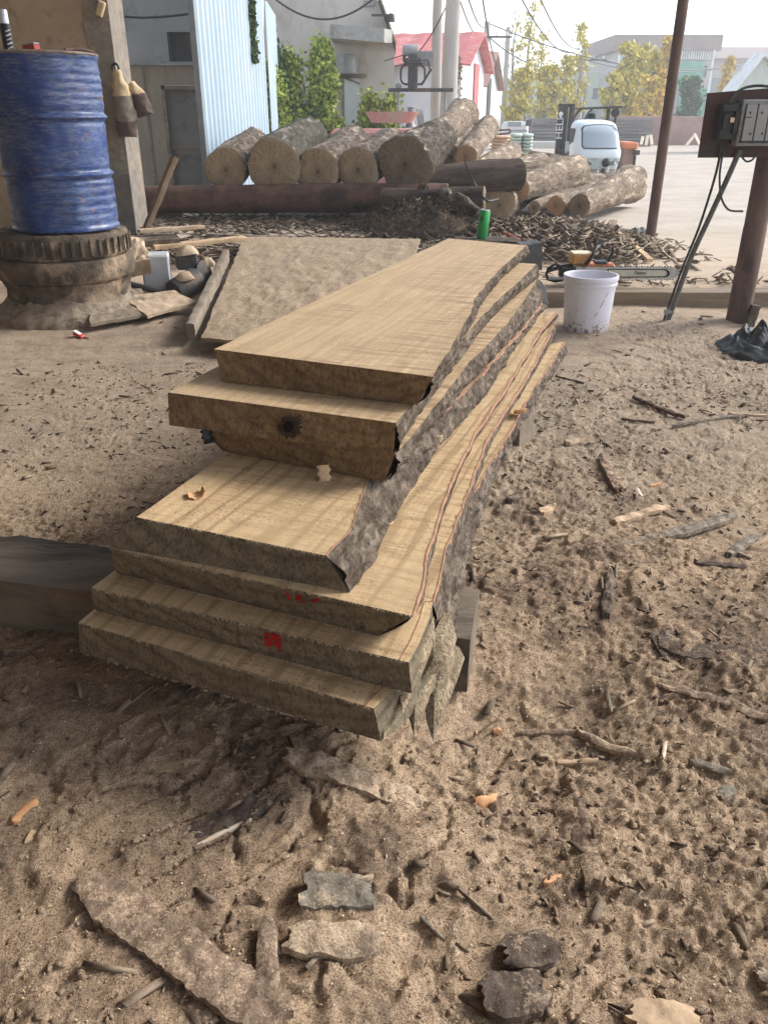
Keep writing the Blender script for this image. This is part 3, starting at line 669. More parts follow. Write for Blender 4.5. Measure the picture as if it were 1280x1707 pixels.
m = MB(); m.prism(poly_px(rounded_bar(1014, 1111, 455.5, 5.6, 5.0), 6.4150), (0, .002, 0)); m.build('bar_panel', mottled('bar_panel_paint', (.50, .49, .38), (.60, .58, .47), 20, .5), cs)
ctr = P(1066, 455, 6.411) - cs.location
text_mesh('bar_lettering', 'Yetesi', .040, Matrix.Translation(ctr) @ Matrix.Rotation(R(90), 4, 'X') @ Matrix.Rotation(R(-1), 4, 'Z'), M_black, cs, .0006, .3)
m = MB(); ch = poly_px(rounded_bar(965, 1133, 455.5, 12, 10.4, 16), 6.423); ch = resample(ch, 74)
for i, p in enumerate(ch[:-1]):
    d = (ch[i + 1] - p).normalized(); m.box(p + Vector((0, .001, 0)), (.0135, .007, .006), toZ(Vector((0, 1, 0))) if 0 else Matrix.Rotation(-math.atan2(d.z, d.x), 3, 'Y'))
    if i % 2 == 0: m.box(p + Vector((0, .001, 0)) + Vector((-d.z, 0, d.x)) * .005, (.007, .008, .007), Matrix.Rotation(-math.atan2(d.z, d.x) + .5, 3, 'Y'))
m.build('saw_chain', mottled('chain_steel', (.07, .06, .055), (.16, .15, .14), 60, .5), cs)
M_or = mottled('orange_plastic', (.45, .12, .03), (.55, .17, .05), 20, .45, .1, .001, (.30, .12, .05), 9)
M_yl = mottled('amber_tank', (.42, .20, .05), (.55, .28, .08), 20, .5, .1, .001, (.33, .2, .09), 9)
def cb(px, py, D): return P(px, py, D) - cs.location
m = MB(); m.box(cb(966, 430, 6.52), (.150, .16, .085), None, 0, .014); m.build('air_filter_cover', M_yl, cs)
m = MB(); m.box(cb(968, 421, 6.52), (.146, .15, .010), None, 0, .003); m.build('cover_lid', M_pale, cs)
m = MB(); m.box(cb(992, 450, 6.52), (.27, .17, .115), None, 0, .02); m.build('engine_body', M_or, cs)
m = MB(); m.box(cb(950, 455, 6.47), (.17, .12, .085), None, 0, .02); m.build('crankcase', M_black, cs)
m = MB(); m.box(cb(1000, 440, 6.50), (.10, .10, .05), None, 0, .012); m.build('cylinder_cover', M_black, cs)
m = MB(); m.tube([cb(938, 446, 6.5), cb(925, 440, 6.5), cb(913, 448, 6.5), cb(910, 458, 6.5), cb(914, 466, 6.5), cb(925, 469, 6.5), cb(940, 466, 6.5)], .011, 10); m.tube([cb(912, 452, 6.5), cb(930, 446, 6.5), cb(955, 441, 6.5)], .015, 10); auto(m.build('rear_handle', M_black, cs), 60)
m = MB(); m.tube([cb(914, 464, 6.42), cb(940, 464, 6.42)], .013, 12); auto(m.build('handle_grip', M_grey, cs), 60)
m = MB(); m.tube([cb(975, 442, 6.42), cb(984, 432, 6.42), cb(993, 414, 6.46), cb(998, 410, 6.56), cb(1001, 422, 6.62)], [.014, .012, .011, .011, .012], 10)
m.tube([cb(1006, 440, 6.5), cb(1014, 434, 6.5), cb(1021, 420, 6.5), cb(1021, 409, 6.5)], [.012, .013, .012, .006], 10); auto(m.build('front_handle', M_black, cs), 60)
# ---- posts
M_post = mottled('post_rust', (.095, .055, .042), (.16, .10, .078), 8, .75, .4, .003, (.055, .035, .028), 3, spec=.25, stretch=(1, 1, .4))
pb = G(1081, 411); m = MB(); m.tube([pb + Vector((0, 0, -.05)), pb + Vector((.004, 0, 2)), pb + Vector((0, 0, 5.4))], .05, 20)
o = single('steel_post', m, M_post, 'slim rust-brown steel post standing at the edge of the yard behind the chainsaw', 'post', 'posts carrying the shed roof'); auto(o, 50)
pb2 = G(1228, 536); m = MB(); m.tube([pb2 + Vector((0, 0, -.05)), pb2 + Vector((0, 0, .62)), pb2 + Vector((0, 0, .625)), pb2 + Vector((0, 0, 5.4))], [.078, .074, .072, .072], 24)
o = single('steel_post', m, M_post, 'thick rusty steel post carrying the electric switch board', 'post', 'posts carrying the shed roof'); auto(o, 50)
o['label'] = 'thick rusty steel post carrying the electric switch board'
# ---- switch board
Dp = pb2.y - .10
brd = empty('switch_board', P(1222, 206, Dp), label='dark rust-red steel board fixed to the thick post, carrying black breakers and a grey box', cat='switch board')
def bp(px, py, d=0): q = P(px, py, Dp - d); return q - brd.location
m = MB(); m.prism([bp(1179, 155), bp(1330, 143), bp(1322, 262), bp(1163, 263)], (0, .012, 0)); m.build('backing_plate', mottled('board_rust', (.045, .018, .016), (.085, .034, .028), 6, .65, .3, .003, (.035, .022, .018), 3), brd)
m = MB(); m.box(bp(1213, 203, .035), (.125, .07, .20), None, 0, .008); m.box(bp(1215, 181, .075), (.09, .03, .035), None, 0, .004); m.box(bp(1208, 203, .078), (.035, .02, .09), None, 0, .004); m.box(bp(1226, 203, .078), (.03, .02, .13), None, 0, .004)
m.build('circuit_breaker', M_black, brd)
m = MB(); m.box(bp(1220, 200, .092), (.024, .003, .026)); m.build('breaker_label', M_pale, brd)
M_gb = mottled('grey_box_paint', (.21, .215, .215), (.27, .275, .27), 6, .5, .1, .001, (.15, .145, .14), 3)
m = MB(); m.box(bp(1268, 205, .045), (.30, .09, .255), None, 0, .006); sb_ = m.build('control_box', M_gb, brd)
m = MB()
for k, px in enumerate((1248, 1267.5, 1287, 1306)): m.box(bp(px, 206, .094), (.064, .012, .205), None, 0, .003)
m.build('module_cover', mottled('module_grey', (.26, .265, .26), (.31, .31, .305), 9, .5), brd)
m = MB()
for px in (1239, 1258.5, 1278, 1297): m.box(bp(px, 206, .0915), (.010, .006, .215))
for px in (1250, 1269.5, 1289):
    for py in (188, 223): m.box(bp(px, py, .1015), (.008, .004, .012))
m.box(bp(1247, 195.5, .1015), (.036, .003, .005)); m.box(bp(1268, 236, .06), (.30, .09, .010)); m.build('seam', M_black, brd)
# ---- cables and conduits
def cable(name, pts, r, mat, label, cat, group=None):
    m = MB(); m.tube(resample(smoothed(resample(pts, 40), 14), 40), r, 10); o = m.build(name, mat); auto(o, 60); return ps(o, label, cat, group)
M_cab = mottled('cable_black', (.022, .022, .021), (.05, .047, .043), 20, .6, .1, .001)
M_cond = mottled('conduit_grey', (.07, .068, .064), (.13, .125, .115), 20, .55, .2, .001)
pe = G(1112, 534)
cable('conduit', [pe + Vector((0, 0, -.02)), P(1150, 430, 5.62), P(1190, 345, 5.58), P(1228, 262, Dp - .02), P(1232, 250, Dp - .02)], .017, M_cond, 'grey conduit leaning from the ground up to the switch board', 'conduit')
cable('cable', [pe + Vector((-.03, 0, -.02)), P(1135, 450, 5.68), P(1165, 380, 5.66), P(1190, 300, 5.6), P(1200, 262, Dp - .02), P(1202, 240, Dp - .03)], .008, M_cab, 'thin black cable running up beside the leaning conduit', 'cable')
cable('cable', [P(1205, 250, Dp - .02), P(1198, 290, Dp - .03), P(1200, 330, Dp - .05), P(1212, 352, Dp - .05), P(1237, 352, pb2.y - .09)], .0065, M_cab, 'black cable looping down from the switch board to the thick post', 'cable')
cable('cable', [P(1215, 172, Dp - .07), P(1222, 158, Dp - .05), P(1238, 146, Dp - .03), P(1262, 142, Dp - .03), P(1310, 148, Dp - .03)], .008, M_cab, 'black cable arching over the top of the switch board', 'cable')
cable('cable', [P(1236, 262, Dp - .04), P(1243, 270, Dp - .05), P(1252, 268, Dp - .05), P(1262, 255, Dp - .05)], .006, M_cab, 'short black cable loop under the lower edge of the switch board', 'cable')
m = MB(); m.tube([pe + Vector((-.028, -.0, .055)), pe + Vector((.03, 0, .062))], .020, 12); single('hose_clamp', m, M_grey, 'pale tie wrapped round the foot of the leaning conduit', 'cable tie')
# ---- blue drum on the machine base
drc = Vector((-2.145, 5.78, 0)); dz0 = .62; dz1 = 1.635; dr = .335
M_db = NT('blue_drum_paint'); _a = M_db.noise(7, 6, .75, M_db.map((1, 1, 1.6))); _b = M_db.noise(3.2, 5, .7); _s = M_db.sep()
_c = M_db.mix(M_db.ramp(M_db.noise(2, 4, .6), [(.35, 0.0), (.65, 1.0)]), (.004, .022, .13), (.006, .044, .20))
_sc = M_db.noise(26, 5, .8, M_db.map((.5, .5, 3.5))); _gate = M_db.ramp(M_db.math('ADD', _b, M_db.math('MULTIPLY', _s[0], .25)), [(.40, 0.0), (.58, 1.0)])
_c = M_db.mix(M_db.math('MULTIPLY', M_db.ramp(_sc, [(.42, 0.0), (.60, .75)]), _gate), _c, (.15, .18, .23))
_c = M_db.mix(M_db.ramp(_a, [(.60, 0.0), (.68, .8)]), _c, (.20, .11, .075)); _c = M_db.mix(M_db.ramp(M_db.noise(60, 4, .8), [(.62, 0.0), (.70, .8)]), _c, (.33, .27, .22))
M_drum = M_db.done(_c, .38, M_db.bump(M_db.noise(5, 3, .6, M_db.map((1, 1, 2))), .5, .012), spec=.4)
drum = empty('oil_drum', drc + Vector((0, 0, dz0)), label='scuffed blue steel drum standing on the sawdust-caked round machine base', cat='drum')
prof = []; Hh = dz1 - dz0
for i in range(121):
    z = Hh * i / 120; r_ = dr
    for zc in (.33, .66):
        d = abs(z / Hh - zc); r_ += .018 * math.exp(-(d / .012) ** 2) - .006 * math.exp(-((d - .03) / .012) ** 2)
    if z / Hh < .30: r_ += .0022 * math.sin(z / Hh * 2 * math.pi / .055)
    if .72 < z / Hh < .93: r_ += .0018 * math.sin(z / Hh * 2 * math.pi / .045)
    if i > 117: r_ += .008
    if i < 3: r_ += .006
    prof.append((r_, z))
m = MB(); m.lathe((0, 0, 0), prof, 72, cap1=False); V = m.V
for v in V:
    a = math.atan2(v.y, v.x); k = mn.noise(Vector((math.cos(a) * 2.2, math.sin(a) * 2.2, v.z * 3))) * .012 + mn.noise(Vector((math.cos(a) * 6, math.sin(a) * 6, v.z * 9))) * .004; v.x += math.cos(a) * k; v.y += math.sin(a) * k
auto(m.build('drum_shell', M_drum, drum), 60)
m = MB(); m.lathe((0, 0, Hh - .012), [(dr - .012, -.01), (dr - .012, .0), (.001, .002)], 60, cap0=False, cap1=False); m.build('drum_top', M_rust, drum)
m = MB(); m.tube([(math.cos(t) * (dr + .008), math.sin(t) * (dr + .008), Hh + .003) for t in np.linspace(0, 2 * math.pi, 60)], .009, 8); auto(m.build('drum_rim', mottled('rim_worn', (.28, .22, .16), (.12, .09, .09), 14, .6), drum), 60)
# things standing on the drum
zt_ = dz1 + .004
m = MB(); m.lathe((0, 0, 0), [(.001, 0), (.030, 0), (.031, .01), (.031, .145), (.027, .16), (.001, .16)], 24, cap0=False, cap1=False)
spl = P(14, 72, 5.60); spl.z = dz1 - .006
sc_ = empty('spray_can', spl, label='black spray can with a silver top standing on the blue drum', cat='spray can')
auto(m.build('can_body', M_black, sc_), 40)
m = MB(); m.lathe((0, 0, 0), [(.0265, .160), (.0265, .225), (.022, .232), (.001, .232)], 24, cap0=False, cap1=False); auto(m.build('can_cap', mottled('silver_cap', (.50, .54, .62), (.60, .64, .7), 10, .3, metal=.4), sc_), 40)
m = MB()
for k, zz in enumerate((.03, .052, .074, .096, .118)): m.tube([(math.cos(t) * .0318, math.sin(t) * .0318, zz + (t + 1.2) * .012) for t in np.linspace(-1.3, -.35, 8)], .0022 + .001 * (k % 2), 5)
m.build('can_print', M_white, sc_)
m = MB(); bx = P(53, 80, 5.52); bx.z = dz1 + .022
m.box(bx, (.085, .055, .032), rz(-18, 0, -6), 0, .003); m.box(bx + Vector((0, 0, .020)), (.084, .054, .008), rz(-18, 0, -6), 1, .002)
single('cigarette_pack', m, [mottled('red_card', (.30, .025, .02), (.36, .04, .03), 9, .5), M_grey], 'small crumpled red and silver pack lying on top of the blue drum', 'pack')
m = MB(); w0 = P(108, 82, 5.6); w0.z = dz1 + .016; w1 = P(158, 92, 5.78); w1.z = dz1 + .02; m.tube([w0, w0.lerp(w1, .5) + Vector((0, 0, .008)), w1], [.012, .016, .006], 6); single('wood_strip', m, M_rust, 'rusty brown strip sticking out over the rim of the blue drum', 'strip')
# ---- machine base
M_ring = mottled('ring_grimy', (.06, .047, .036), (.16, .12, .085), 9, .85, .9, .012, (.36, .26, .18), 2.2, spec=.15)
mbse = empty('ring_machine', Vector((-2.20, 5.80, .05)), label='grimy black ringed machine base caked in sawdust under the blue drum', cat='machine')
def ringpart(name, prof, mat, amp=.012, n=120):
    m = MB(); m.lathe((0, 0, 0), prof, n, cap0=False, cap1=False)
    for v in m.V:
        a = math.atan2(v.y, v.x); k = (mn.noise(Vector((math.cos(a) * 5, math.sin(a) * 5, v.z * 9))) + .6 * mn.noise(Vector((math.cos(a) * 16, math.sin(a) * 16, v.z * 26)))) * amp
        v.x += math.cos(a) * k; v.y += math.sin(a) * k
        v.z += mn.noise(Vector((math.cos(a) * 9, math.sin(a) * 9, 4))) * amp * .6
    o = m.build(name, mat, mbse); auto(o, 50); return o
ringpart('upper_ring', [(.30, .40), (.42, .40), (.435, .42), (.432, .535), (.42, .555), (.02, .565)], M_ring)
ringpart('middle_ring', [(.30, .25), (.43, .25), (.455, .28), (.458, .37), (.44, .395), (.30, .40)], M_ring, .010)
ringpart('lower_skirt', [(.44, -.06), (.425, .02), (.405, .12), (.41, .20), (.425, .245), (.3, .25)], M_ring, .014)
ringpart('sawdust_skirt', [(.56, -.05), (.53, .03), (.48, .055), (.43, .10), (.39, .15)], M_dustG, .025)
m = MB()
for k in range(46):
    a = k * 2 * math.pi / 46; m.box((math.cos(a) * .445, math.sin(a) * .445, .475), (.014, .022, .10), Matrix.Rotation(a, 3, 'Z'), 0, .003)
m.build('lug', M_ring, mbse)
# sawdust-covered guard plate sweeping to the right of the base
def slabpoly(name, pts, th, mat, parent=None, n=26, amp=.006, seed=0, label=None, cat=None, curve=0):
    """thick sheet from 4 corners FL FR BR BL (world), displaced top"""
    a, b, c, d = [Vector(p) for p in pts]; V = []; Fc = []; nn = n + 1
    for j in range(nn):
        for i in range(nn):
            u, v = i / n, j / n; p = a.lerp(b, u).lerp(d.lerp(c, u), v); e = min(1, 8 * u, 8 * (1 - u), 8 * v, 8 * (1 - v))
            p = p + Vector((0, 0, (mn.noise(p * 7 + Vector((seed, 0, 0))) * 1.4 + mn.noise(p * 23) + .5 * mn.noise(p * 60)) * amp * (.3 + .7 * e) + curve * math.sin(u * math.pi)))
            p += Vector((mn.noise(p * 11 + Vector((3, 1, seed))), mn.noise(p * 11 + Vector((9, 5, seed))), 0)) * amp * 1.2 * (1 - e)
            V.append(p)
    b0 = len(V); V += [v - Vector((0, 0, th)) for v in V]
    for j in range(n):
        for i in range(n):
            q = (j * nn + i, j * nn + i + 1, (j + 1) * nn + i + 1, (j + 1) * nn + i); Fc.append(q); Fc.append(tuple(x + b0 for x in q[::-1]))
    for i in range(n):
        for (x, y) in ((i, i + 1), (n * nn + i + 1, n * nn + i), ((i + 1) * nn, i * nn), (i * nn + n, (i + 1) * nn + n)): Fc.append((y, x, x + b0, y + b0))
    o = mesh(name, V, Fc, mat, parent); auto(o, 45)
    if label: ps(o, label, cat)
    return o
slabpoly('guard_plate', [at(150, 540, .09), at(260, 520, .10), at(235, 478, .17), at(150, 480, .20)], .02, M_dustG, None, 26, .012, 1, 'sawdust-covered steel guard plate spreading from the foot of the machine base', 'guard plate')
slabpoly('guard_plate', [at(245, 526, .10), at(330, 503, .13), at(290, 484, .17), at(205, 494, .15)], .02, M_dust, None, 24, .010, 5, 'pale sawdust drift on the curved plate end left of the motor pit', 'guard plate')
# concrete block and motor in the pit
single('concrete_block', MB().box(P(262, 452, 6.3) , (.20, .22, .26), rz(12), 0, .012), mottled('block_pale', (.34, .35, .36), (.44, .45, .46), 7, .9), 'pale grey concrete block beside the machine base', 'block')
slabpoly('sawdust_cap', [P(205, 440, 6.1), P(250, 432, 6.1), P(238, 398, 6.45), P(195, 392, 6.4)], .10, M_dust, None, 20, .02, 2, 'heap of sawdust on the block next to the machine base', 'sawdust heap')
mo = empty('motor', P(320, 470, 6.3), label='dark electric motor with a pulley in the pit beside the tilted board', cat='motor')
def mp(px, py, D): return P(px, py, D) - mo.location
m = MB(); m.lathe(mp(308, 478, 6.2), [(.02, -.10), (.09, -.10), (.095, -.08), (.095, .12), (.08, .14), (.02, .14)], 28, M=toZ((.5, .6, .25))); auto(m.build('motor_body', M_iron, mo), 50)
m = MB(); m.lathe(mp(335, 458, 6.4), [(.02, -.04), (.10, -.04), (.10, -.025), (.08, 0), (.10, .025), (.10, .04), (.02, .04)], 28, M=toZ((.8, -.3, .2))); auto(m.build('pulley', M_iron, mo), 40)
m = MB(); m.tube([mp(200, 470, 6.0), mp(250, 482, 6.05), mp(305, 492, 6.15)], .022, 10); m.build('drive_shaft', M_black, mo)
m = MB(); m.box(mp(311, 436, 6.4), (.15, .14, .10), rz(20), 0, .008); m.build('terminal_box', M_iron, mo)
for (px, py, D, r_) in ((312, 420, 6.4, .085), (308, 462, 6.17, .07), (346, 438, 6.5, .06)):
    m = MB(); m.lathe(mp(px, py, D), [(.001, .045), (r_ * .5, .035), (r_ * .95, .0), (r_, -.015)], 20, cap0=False, cap1=False)
    for v in m.V: v += Vector((mn.noise(v * 20), mn.noise(v * 21 + Vector((5, 0, 0))), mn.noise(v * 19))) * .02
    auto(m.build('sawdust_cap', M_dust, mo), 60)
# boards over the pit
for (p0, p1, w_, h_, mt, lb, sd_) in (
    ((255, 412, .30), (408, 397, .32), .14, .035, M_tan, 'long pale board lying across the pit behind the motor', 1),
    ((232, 385, .42), (340, 378, .42), .10, .03, M_dust, 'sawdusty board lying at the back of the pit below the leaning stick', 2),
    ((200, 400, .36), (290, 392, .36), .16, .03, M_gw, 'short weathered board near the foot of the concrete pier', 3),
    ((240, 405, .33), (300, 402, .33), .10, .05, M_gw, 'thick short board end propped on the pale block', 4),
    ((345, 392, .24), (600, 402, .18), .12, .04, M_gw, 'long weathered plank at the back edge of the tilted sheet', 6)):
    beam('board', at(*p0), at(*p1), w_, h_, mt, lb, 'board', seed=sd_, ns=30)
# tilted sheet covered in sawdust
M_sh = NT('dusty_sheet'); _n = M_sh.noise(34, 8, .8); _c = M_sh.ramp(_n, [(.32, (.24, .175, .115)), (.5, (.40, .30, .20)), (.7, (.52, .40, .275))])
_c = M_sh.mix(M_sh.ramp(M_sh.noise(60, 4, .8), [(.38, .7), (.52, 0.0)]), _c, (.15, .115, .085)); _c = M_sh.mix(M_sh.ramp(M_sh.noise(2.6, 5, .7), [(.62, 0.0), (.70, .7)]), _c, (.30, .31, .34))
M_sheet = M_sh.done(_c, .9, M_sh.bump(_n, .7, .02, M_sh.bump(M_sh.noise(80, 3, .8), .6, .004)), spec=.2)
slabpoly('floor_sheet', [at(336, 563, .10), at(640, 590, .10), at(700, 398, .26), at(408, 394, .26)], .02, M_sheet, None, 70, .012, 7, 'broad sheet crusted with sawdust on the ground left of the slab stack', 'sheet')
beam('edge_board', at(318, 552, .10), at(378, 425, .26), .05, .09, M_gw, 'narrow weathered board along the left edge of the crusted sheet', 'board', seed=12)
# leaning stick
beam('leaning_stick', P(240, 392, 8.0), P(292, 262, 8.2), .095, .05, mottled('stick_wood', (.17, .115, .07), (.24, .17, .11), 8, .85, .5, .006, stretch=(1, 1, .3)), 'brown stick leaning against the log rack beside the concrete pier', 'stick', seed=4)
# ---- concrete pier with hanging gloves
M_pier = mottled('tan_plaster', (.30, .22, .145), (.40, .30, .20), 1.6, .9, .4, .01, (.20, .145, .10), 3.5)
Dq = 8.6; xr = P(205, 200, Dq).x
pier = empty('pier', Vector((xr - .8, Dq, .1)), label='tan plastered pier with a chipped edge and grey steel foot, behind the drum', cat='pier')
m = MB(); m.box((-.80, .22, 2.1), (3.04, .44, 4.3), None, 0, .02)
o = m.build('pier_body', M_pier, pier)
m = MB(); rows = []
for j in range(70):
    z = -.1 + 4.3 * j / 69; e = mn.noise(Vector((0, 0, z * 4))) * .05 + mn.noise(Vector((3, 0, z * 15))) * .02
    rows.append([Vector((.60 + e - .03, -.012, z)), Vector((.735, -.016, z)), Vector((.80, -.008, z)), Vector((.806, .45, z))])
V = [v for r_ in rows for v in r_]; Fc = [(j * 4 + k, j * 4 + k + 1, j * 4 + k + 5, j * 4 + k + 4) for j in range(69) for k in range(3)]
mesh('chipped_edge', V, Fc, mottled('pier_edge_concrete', (.20, .17, .14), (.31, .27, .23), 12, .95, .9, .02, (.36, .28, .2), 9), pier)
m = MB(); zt2 = P(200, 288, Dq).z; m.box((.56, -.03, zt2 / 2 - .05), (.50, .03, zt2 - .1), None, 0, .004); m.build('steel_foot', mottled('foot_grey', (.10, .10, .095), (.16, .155, .145), 4, .7, .2, .003, (.2, .16, .12), 5), pier)
def glove(pts, rs, splits, label, D, nm='hanging_sleeve'):
    root = empty(nm, P(*pts[0], D), label=label, cat='sleeve', group='cloth sleeves hanging on the pier'); n = 22
    P3 = [P(x, y, D) - root.location for x, y in pts]; PR = resample(P3, n); mats = splits
    seg = {}
    rr = np.interp(np.linspace(0, 1, n), np.linspace(0, 1, len(rs)), rs)
    for (t0_, t1_, mt, nm2) in splits:
        i0, i1 = int(t0_ * (n - 1)), int(t1_ * (n - 1)); m = MB(); m.tube(PR[i0:i1 + 1], [rr[i] for i in range(i0, i1 + 1)], 20)
        for v in m.V: v += Vector((mn.noise(v * 22), .6 * mn.noise(v * 22 + Vector((7, 0, 0))), mn.noise(v * 15) * .5)) * .022
        auto(m.build(nm2, mt, root), 60)
    return root
M_cl1 = mottled('tan_cloth', (.42, .31, .18), (.52, .40, .25), 18, .95, .3, .004); M_cl2 = mottled('grey_cloth', (.15, .13, .10), (.22, .19, .155), 12, .95, .4, .006); M_cl3 = mottled('dark_cloth', (.07, .045, .04), (.10, .07, .06), 12, .95)
glove([(194, 118), (203, 150), (210, 190), (214, 228)], [.03, .085, .105, .085], [(0, .42, M_cl1, 'cuff'), (.4, .80, M_cl2, 'sleeve_body'), (.78, 1, M_cl3, 'sleeve_end')], 'long tan and grey cloth sleeve hanging from a ring on the pier', Dq - .16)
glove([(218, 139), (226, 154), (234, 172), (243, 192)], [.045, .075, .085, .075], [(0, .40, M_cl1, 'cuff'), (.38, 1, M_cl3, 'sleeve_body')], 'short dark brown sleeve with a tan cuff, hanging tilted beside the longer one', Dq - .10)
m = MB(); c_ = P(193, 114, Dq - .05); m.tube([c_ + Vector((math.cos(t) * .03, 0, math.sin(t) * .04)) for t in np.linspace(0, 6.28, 16)], .011, 8); single('hook_ring', m, M_black, 'small black ring fixed on the pier edge above the sleeves', 'ring')
m = MB(); c_ = P(168, 15, Dq - .05); m.box(c_, (.06, .06, .13), rz(0, 0, 25), 0, .01); single('wood_peg', m, M_cl1, 'short tan peg sticking out of the pier near the top', 'peg')
# ---- can, offcuts, stone block near the stack's far end
cc = at(804, 392, .55); hb = P(803, 396, 4.9)
M_stub = bark_mat('stub_bark', (.10, .08, .062), (.2, .165, .13), (.035, .028, .022), 18, (1, 1, .4), (0, 0, 0), .01)
gc = P(804, 393, 5.15)
beam('timber_stub', Vector((gc.x - .16, gc.y + .06, gc.z - .10)), Vector((gc.x + .22, gc.y + .10, gc.z - .11)), .22, .16, M_stub, 'dark bark-covered stub under the green can behind the slab stack', 'stub', seed=21)
beam('timber_stub', Vector((gc.x - .05, gc.y + .02, 0)), Vector((gc.x - .03, gc.y + .05, gc.z - .17)), .20, .20, M_gw, 'upright prop behind the far end of the slab stack', 'prop', seed=22)
can = empty('drink_can', gc + Vector((0, .05, -.022)), Matrix.Rotation(R(5), 3, 'Y').to_quaternion(), label='green drinks can standing on a bark stub at the far end of the slab stack', cat='can')
M_can = NT('green_can'); _c = M_can.mix(M_can.ramp(M_can.vor(22, M_can.map((1, 1, .6))), [(.12, 1.0), (.3, 0.0)]), (.03, .33, .09), (.015, .09, .04)); M_canm = M_can.done(_c, .35, metal=.3, spec=.5)
m = MB(); m.lathe((0, 0, 0), [(.001, .006), (.022, .003), (.027, .0), (.033, .014), (.033, .150), (.028, .163)], 32, cap0=False, cap1=False); auto(m.build('can_wall', M_canm, can), 40)
m = MB(); m.lathe((0, 0, 0), [(.028, .163), (.0275, .168), (.025, .168), (.0245, .163), (.001, .163)], 32, cap0=False, cap1=False); auto(m.build('can_lid', mottled('aluminium', (.55, .56, .56), (.65, .66, .66), 20, .3, metal=.6), can), 40)
beam('stone_block', P(862, 428, 5.0), P(897, 424, 5.02), .14, .16, mottled('block_dark', (.08, .08, .078), (.13, .13, .125), 9, .85), 'dark grey block behind the far right end of the top slab', 'block', seed=31)
m = MB(); m.tube([P(838, 388, 5.5), P(850, 393, 5.45), P(866, 402, 5.35)], [.010, .013, .011], 8); single('red_rod', m, mottled('faded_red', (.40, .12, .10), (.5, .2, .17), 20), 'faded red rod lying among the bark behind the green can', 'rod')
def cloth(name, poly, D, hgt, mat, label, cat, n=46, amp=.05, seed=0):
    """crumpled cloth heap; poly = centre px, rx, ry (metres)"""
    c = G(*poly); V = []; Fc = []; rx, ry = D
    for j in range(n + 1):
        for i in range(n):
            a = 2 * math.pi * i / n; r_ = j / n; k = 1 + .22 * mn.noise(Vector((math.cos(a) * 2.2, math.sin(a) * 2.2, seed)))
            x, y = math.cos(a) * rx * r_ * k, math.sin(a) * ry * r_ * k; q = Vector((x * 9, y * 9, seed))
            z = hgt * (1 - r_ ** 2) + (abs(mn.noise(q)) * 1.6 + abs(mn.noise(q * 2.3)) * .7) * amp * (1.1 - r_ * .8)
            V.append(Vector((c.x + x, c.y + y, H(c.x + x, c.y + y) + max(.004, z) - (.03 if j == n else 0))))
    for j in range(n):
        for i in range(n): Fc.append((j * n + i, (j + 1) * n + i, (j + 1) * n + (i + 1) % n, j * n + (i + 1) % n))
    o = mesh(name, V, Fc, mat, None, True); return ps(o, label, cat)
M_bcl = NT('black_cloth').done((.022, .023, .025), .6, spec=.35)
cloth('black_cloth', (1262, 585), (.24, .26), .07, M_bcl, 'crumpled black plastic cloth on the ground at the foot of the thick post', 'cloth', amp=.10, seed=3)
m = MB(); cw = P(1205, 520, pb2.y - .05)
beam('wood_stake', GZ(G(1247, 543), -.03), GZ(G(1247, 543), .14) + Vector((.02, 0, 0)), .05, .06, M_stub, 'short dark stake beside the foot of the thick post', 'stake', seed=41)
# grey plastic sheet tucked at the stack's far right end
pts = [(890, 462), (905, 474), (913, 502), (905, 506), (893, 470)]
def pxsolid(name, pl, D, off, mat, label, cat, parent=None): m = MB(); m.prism([P(x, y, D) for x, y in pl], off); return single(name, m, mat, label, cat)
pxsolid('plastic_scrap', [(892, 462), (903, 470), (911, 485), (914, 507), (904, 500), (896, 478)], 4.75, (-.02, .05, .0), mottled('grey_plastic', (.20, .22, .23), (.28, .30, .31), 6, .4), 'folded grey plastic scrap tucked in at the far end of the slab stack', 'plastic scrap')
# red and white scrap in front of the base
m = MB(); rs = G(133, 563); m.box(rs + Vector((0, 0, .018)), (.07, .04, .02), rz(-25, 0, 20), 0, .004); m.box(rs + Vector((-.01, .005, .032)), (.05, .028, .008), rz(-25, 0, 20), 1, .002)
single('scrap_pack', m, [mottled('red_scrap', (.40, .04, .035), (.5, .08, .06), 20, .5), M_white], 'crushed red and white packet on the ground below the machine base', 'packet')

# ============================================================ BARK AND OFFCUTS LYING ON THE FLOOR
def debris(name, a, b, dark, dust, amt, st=(1, 1, 1)):
    k = NT(name); v = k.map(st); n = k.noise(45, 6, .8, v); col = k.ramp(n, [(.3, dark), (.48, a), (.7, b)])
    d = k.math('ADD', k.math('MULTIPLY', k.noise(19, 5, .75), .6), k.math('MULTIPLY', k.noise(150, 3, .8), .4)); col = k.mix(k.ramp(d, [(.58 - amt * .2, 0.0), (.64 - amt * .2, 1.0)]), col, k.ramp(k.noise(230, 3, .8), [(.35, tuple(c * .5 for c in dust)), (.55, dust), (.7, tuple(min(1, c * 1.35) for c in dust))]))
    return k.done(col, .95, k.bump(d, .8, .004, k.bump(n, .9, .006)), spec=.1)
M_b1 = debris('debris_bark', (.20, .14, .10), (.33, .245, .18), (.07, .046, .034), (.46, .335, .23), .45)
M_b2 = debris('debris_dark', (.105, .078, .06), (.20, .15, .115), (.035, .026, .02), (.38, .28, .195), .25)
M_b3 = debris('debris_grey', (.19, .165, .13), (.30, .265, .215), (.09, .073, .056), (.44, .33, .235), .35)
M_b4 = mottled('debris_tan', (.46, .32, .20), (.56, .41, .27), 18, .9, .5, .003, (.30, .20, .125), 9)
M_bd = debris('debris_dusted', (.27, .20, .145), (.38, .29, .21), (.12, .085, .06), (.52, .39, .27), .75)
dn = [0]
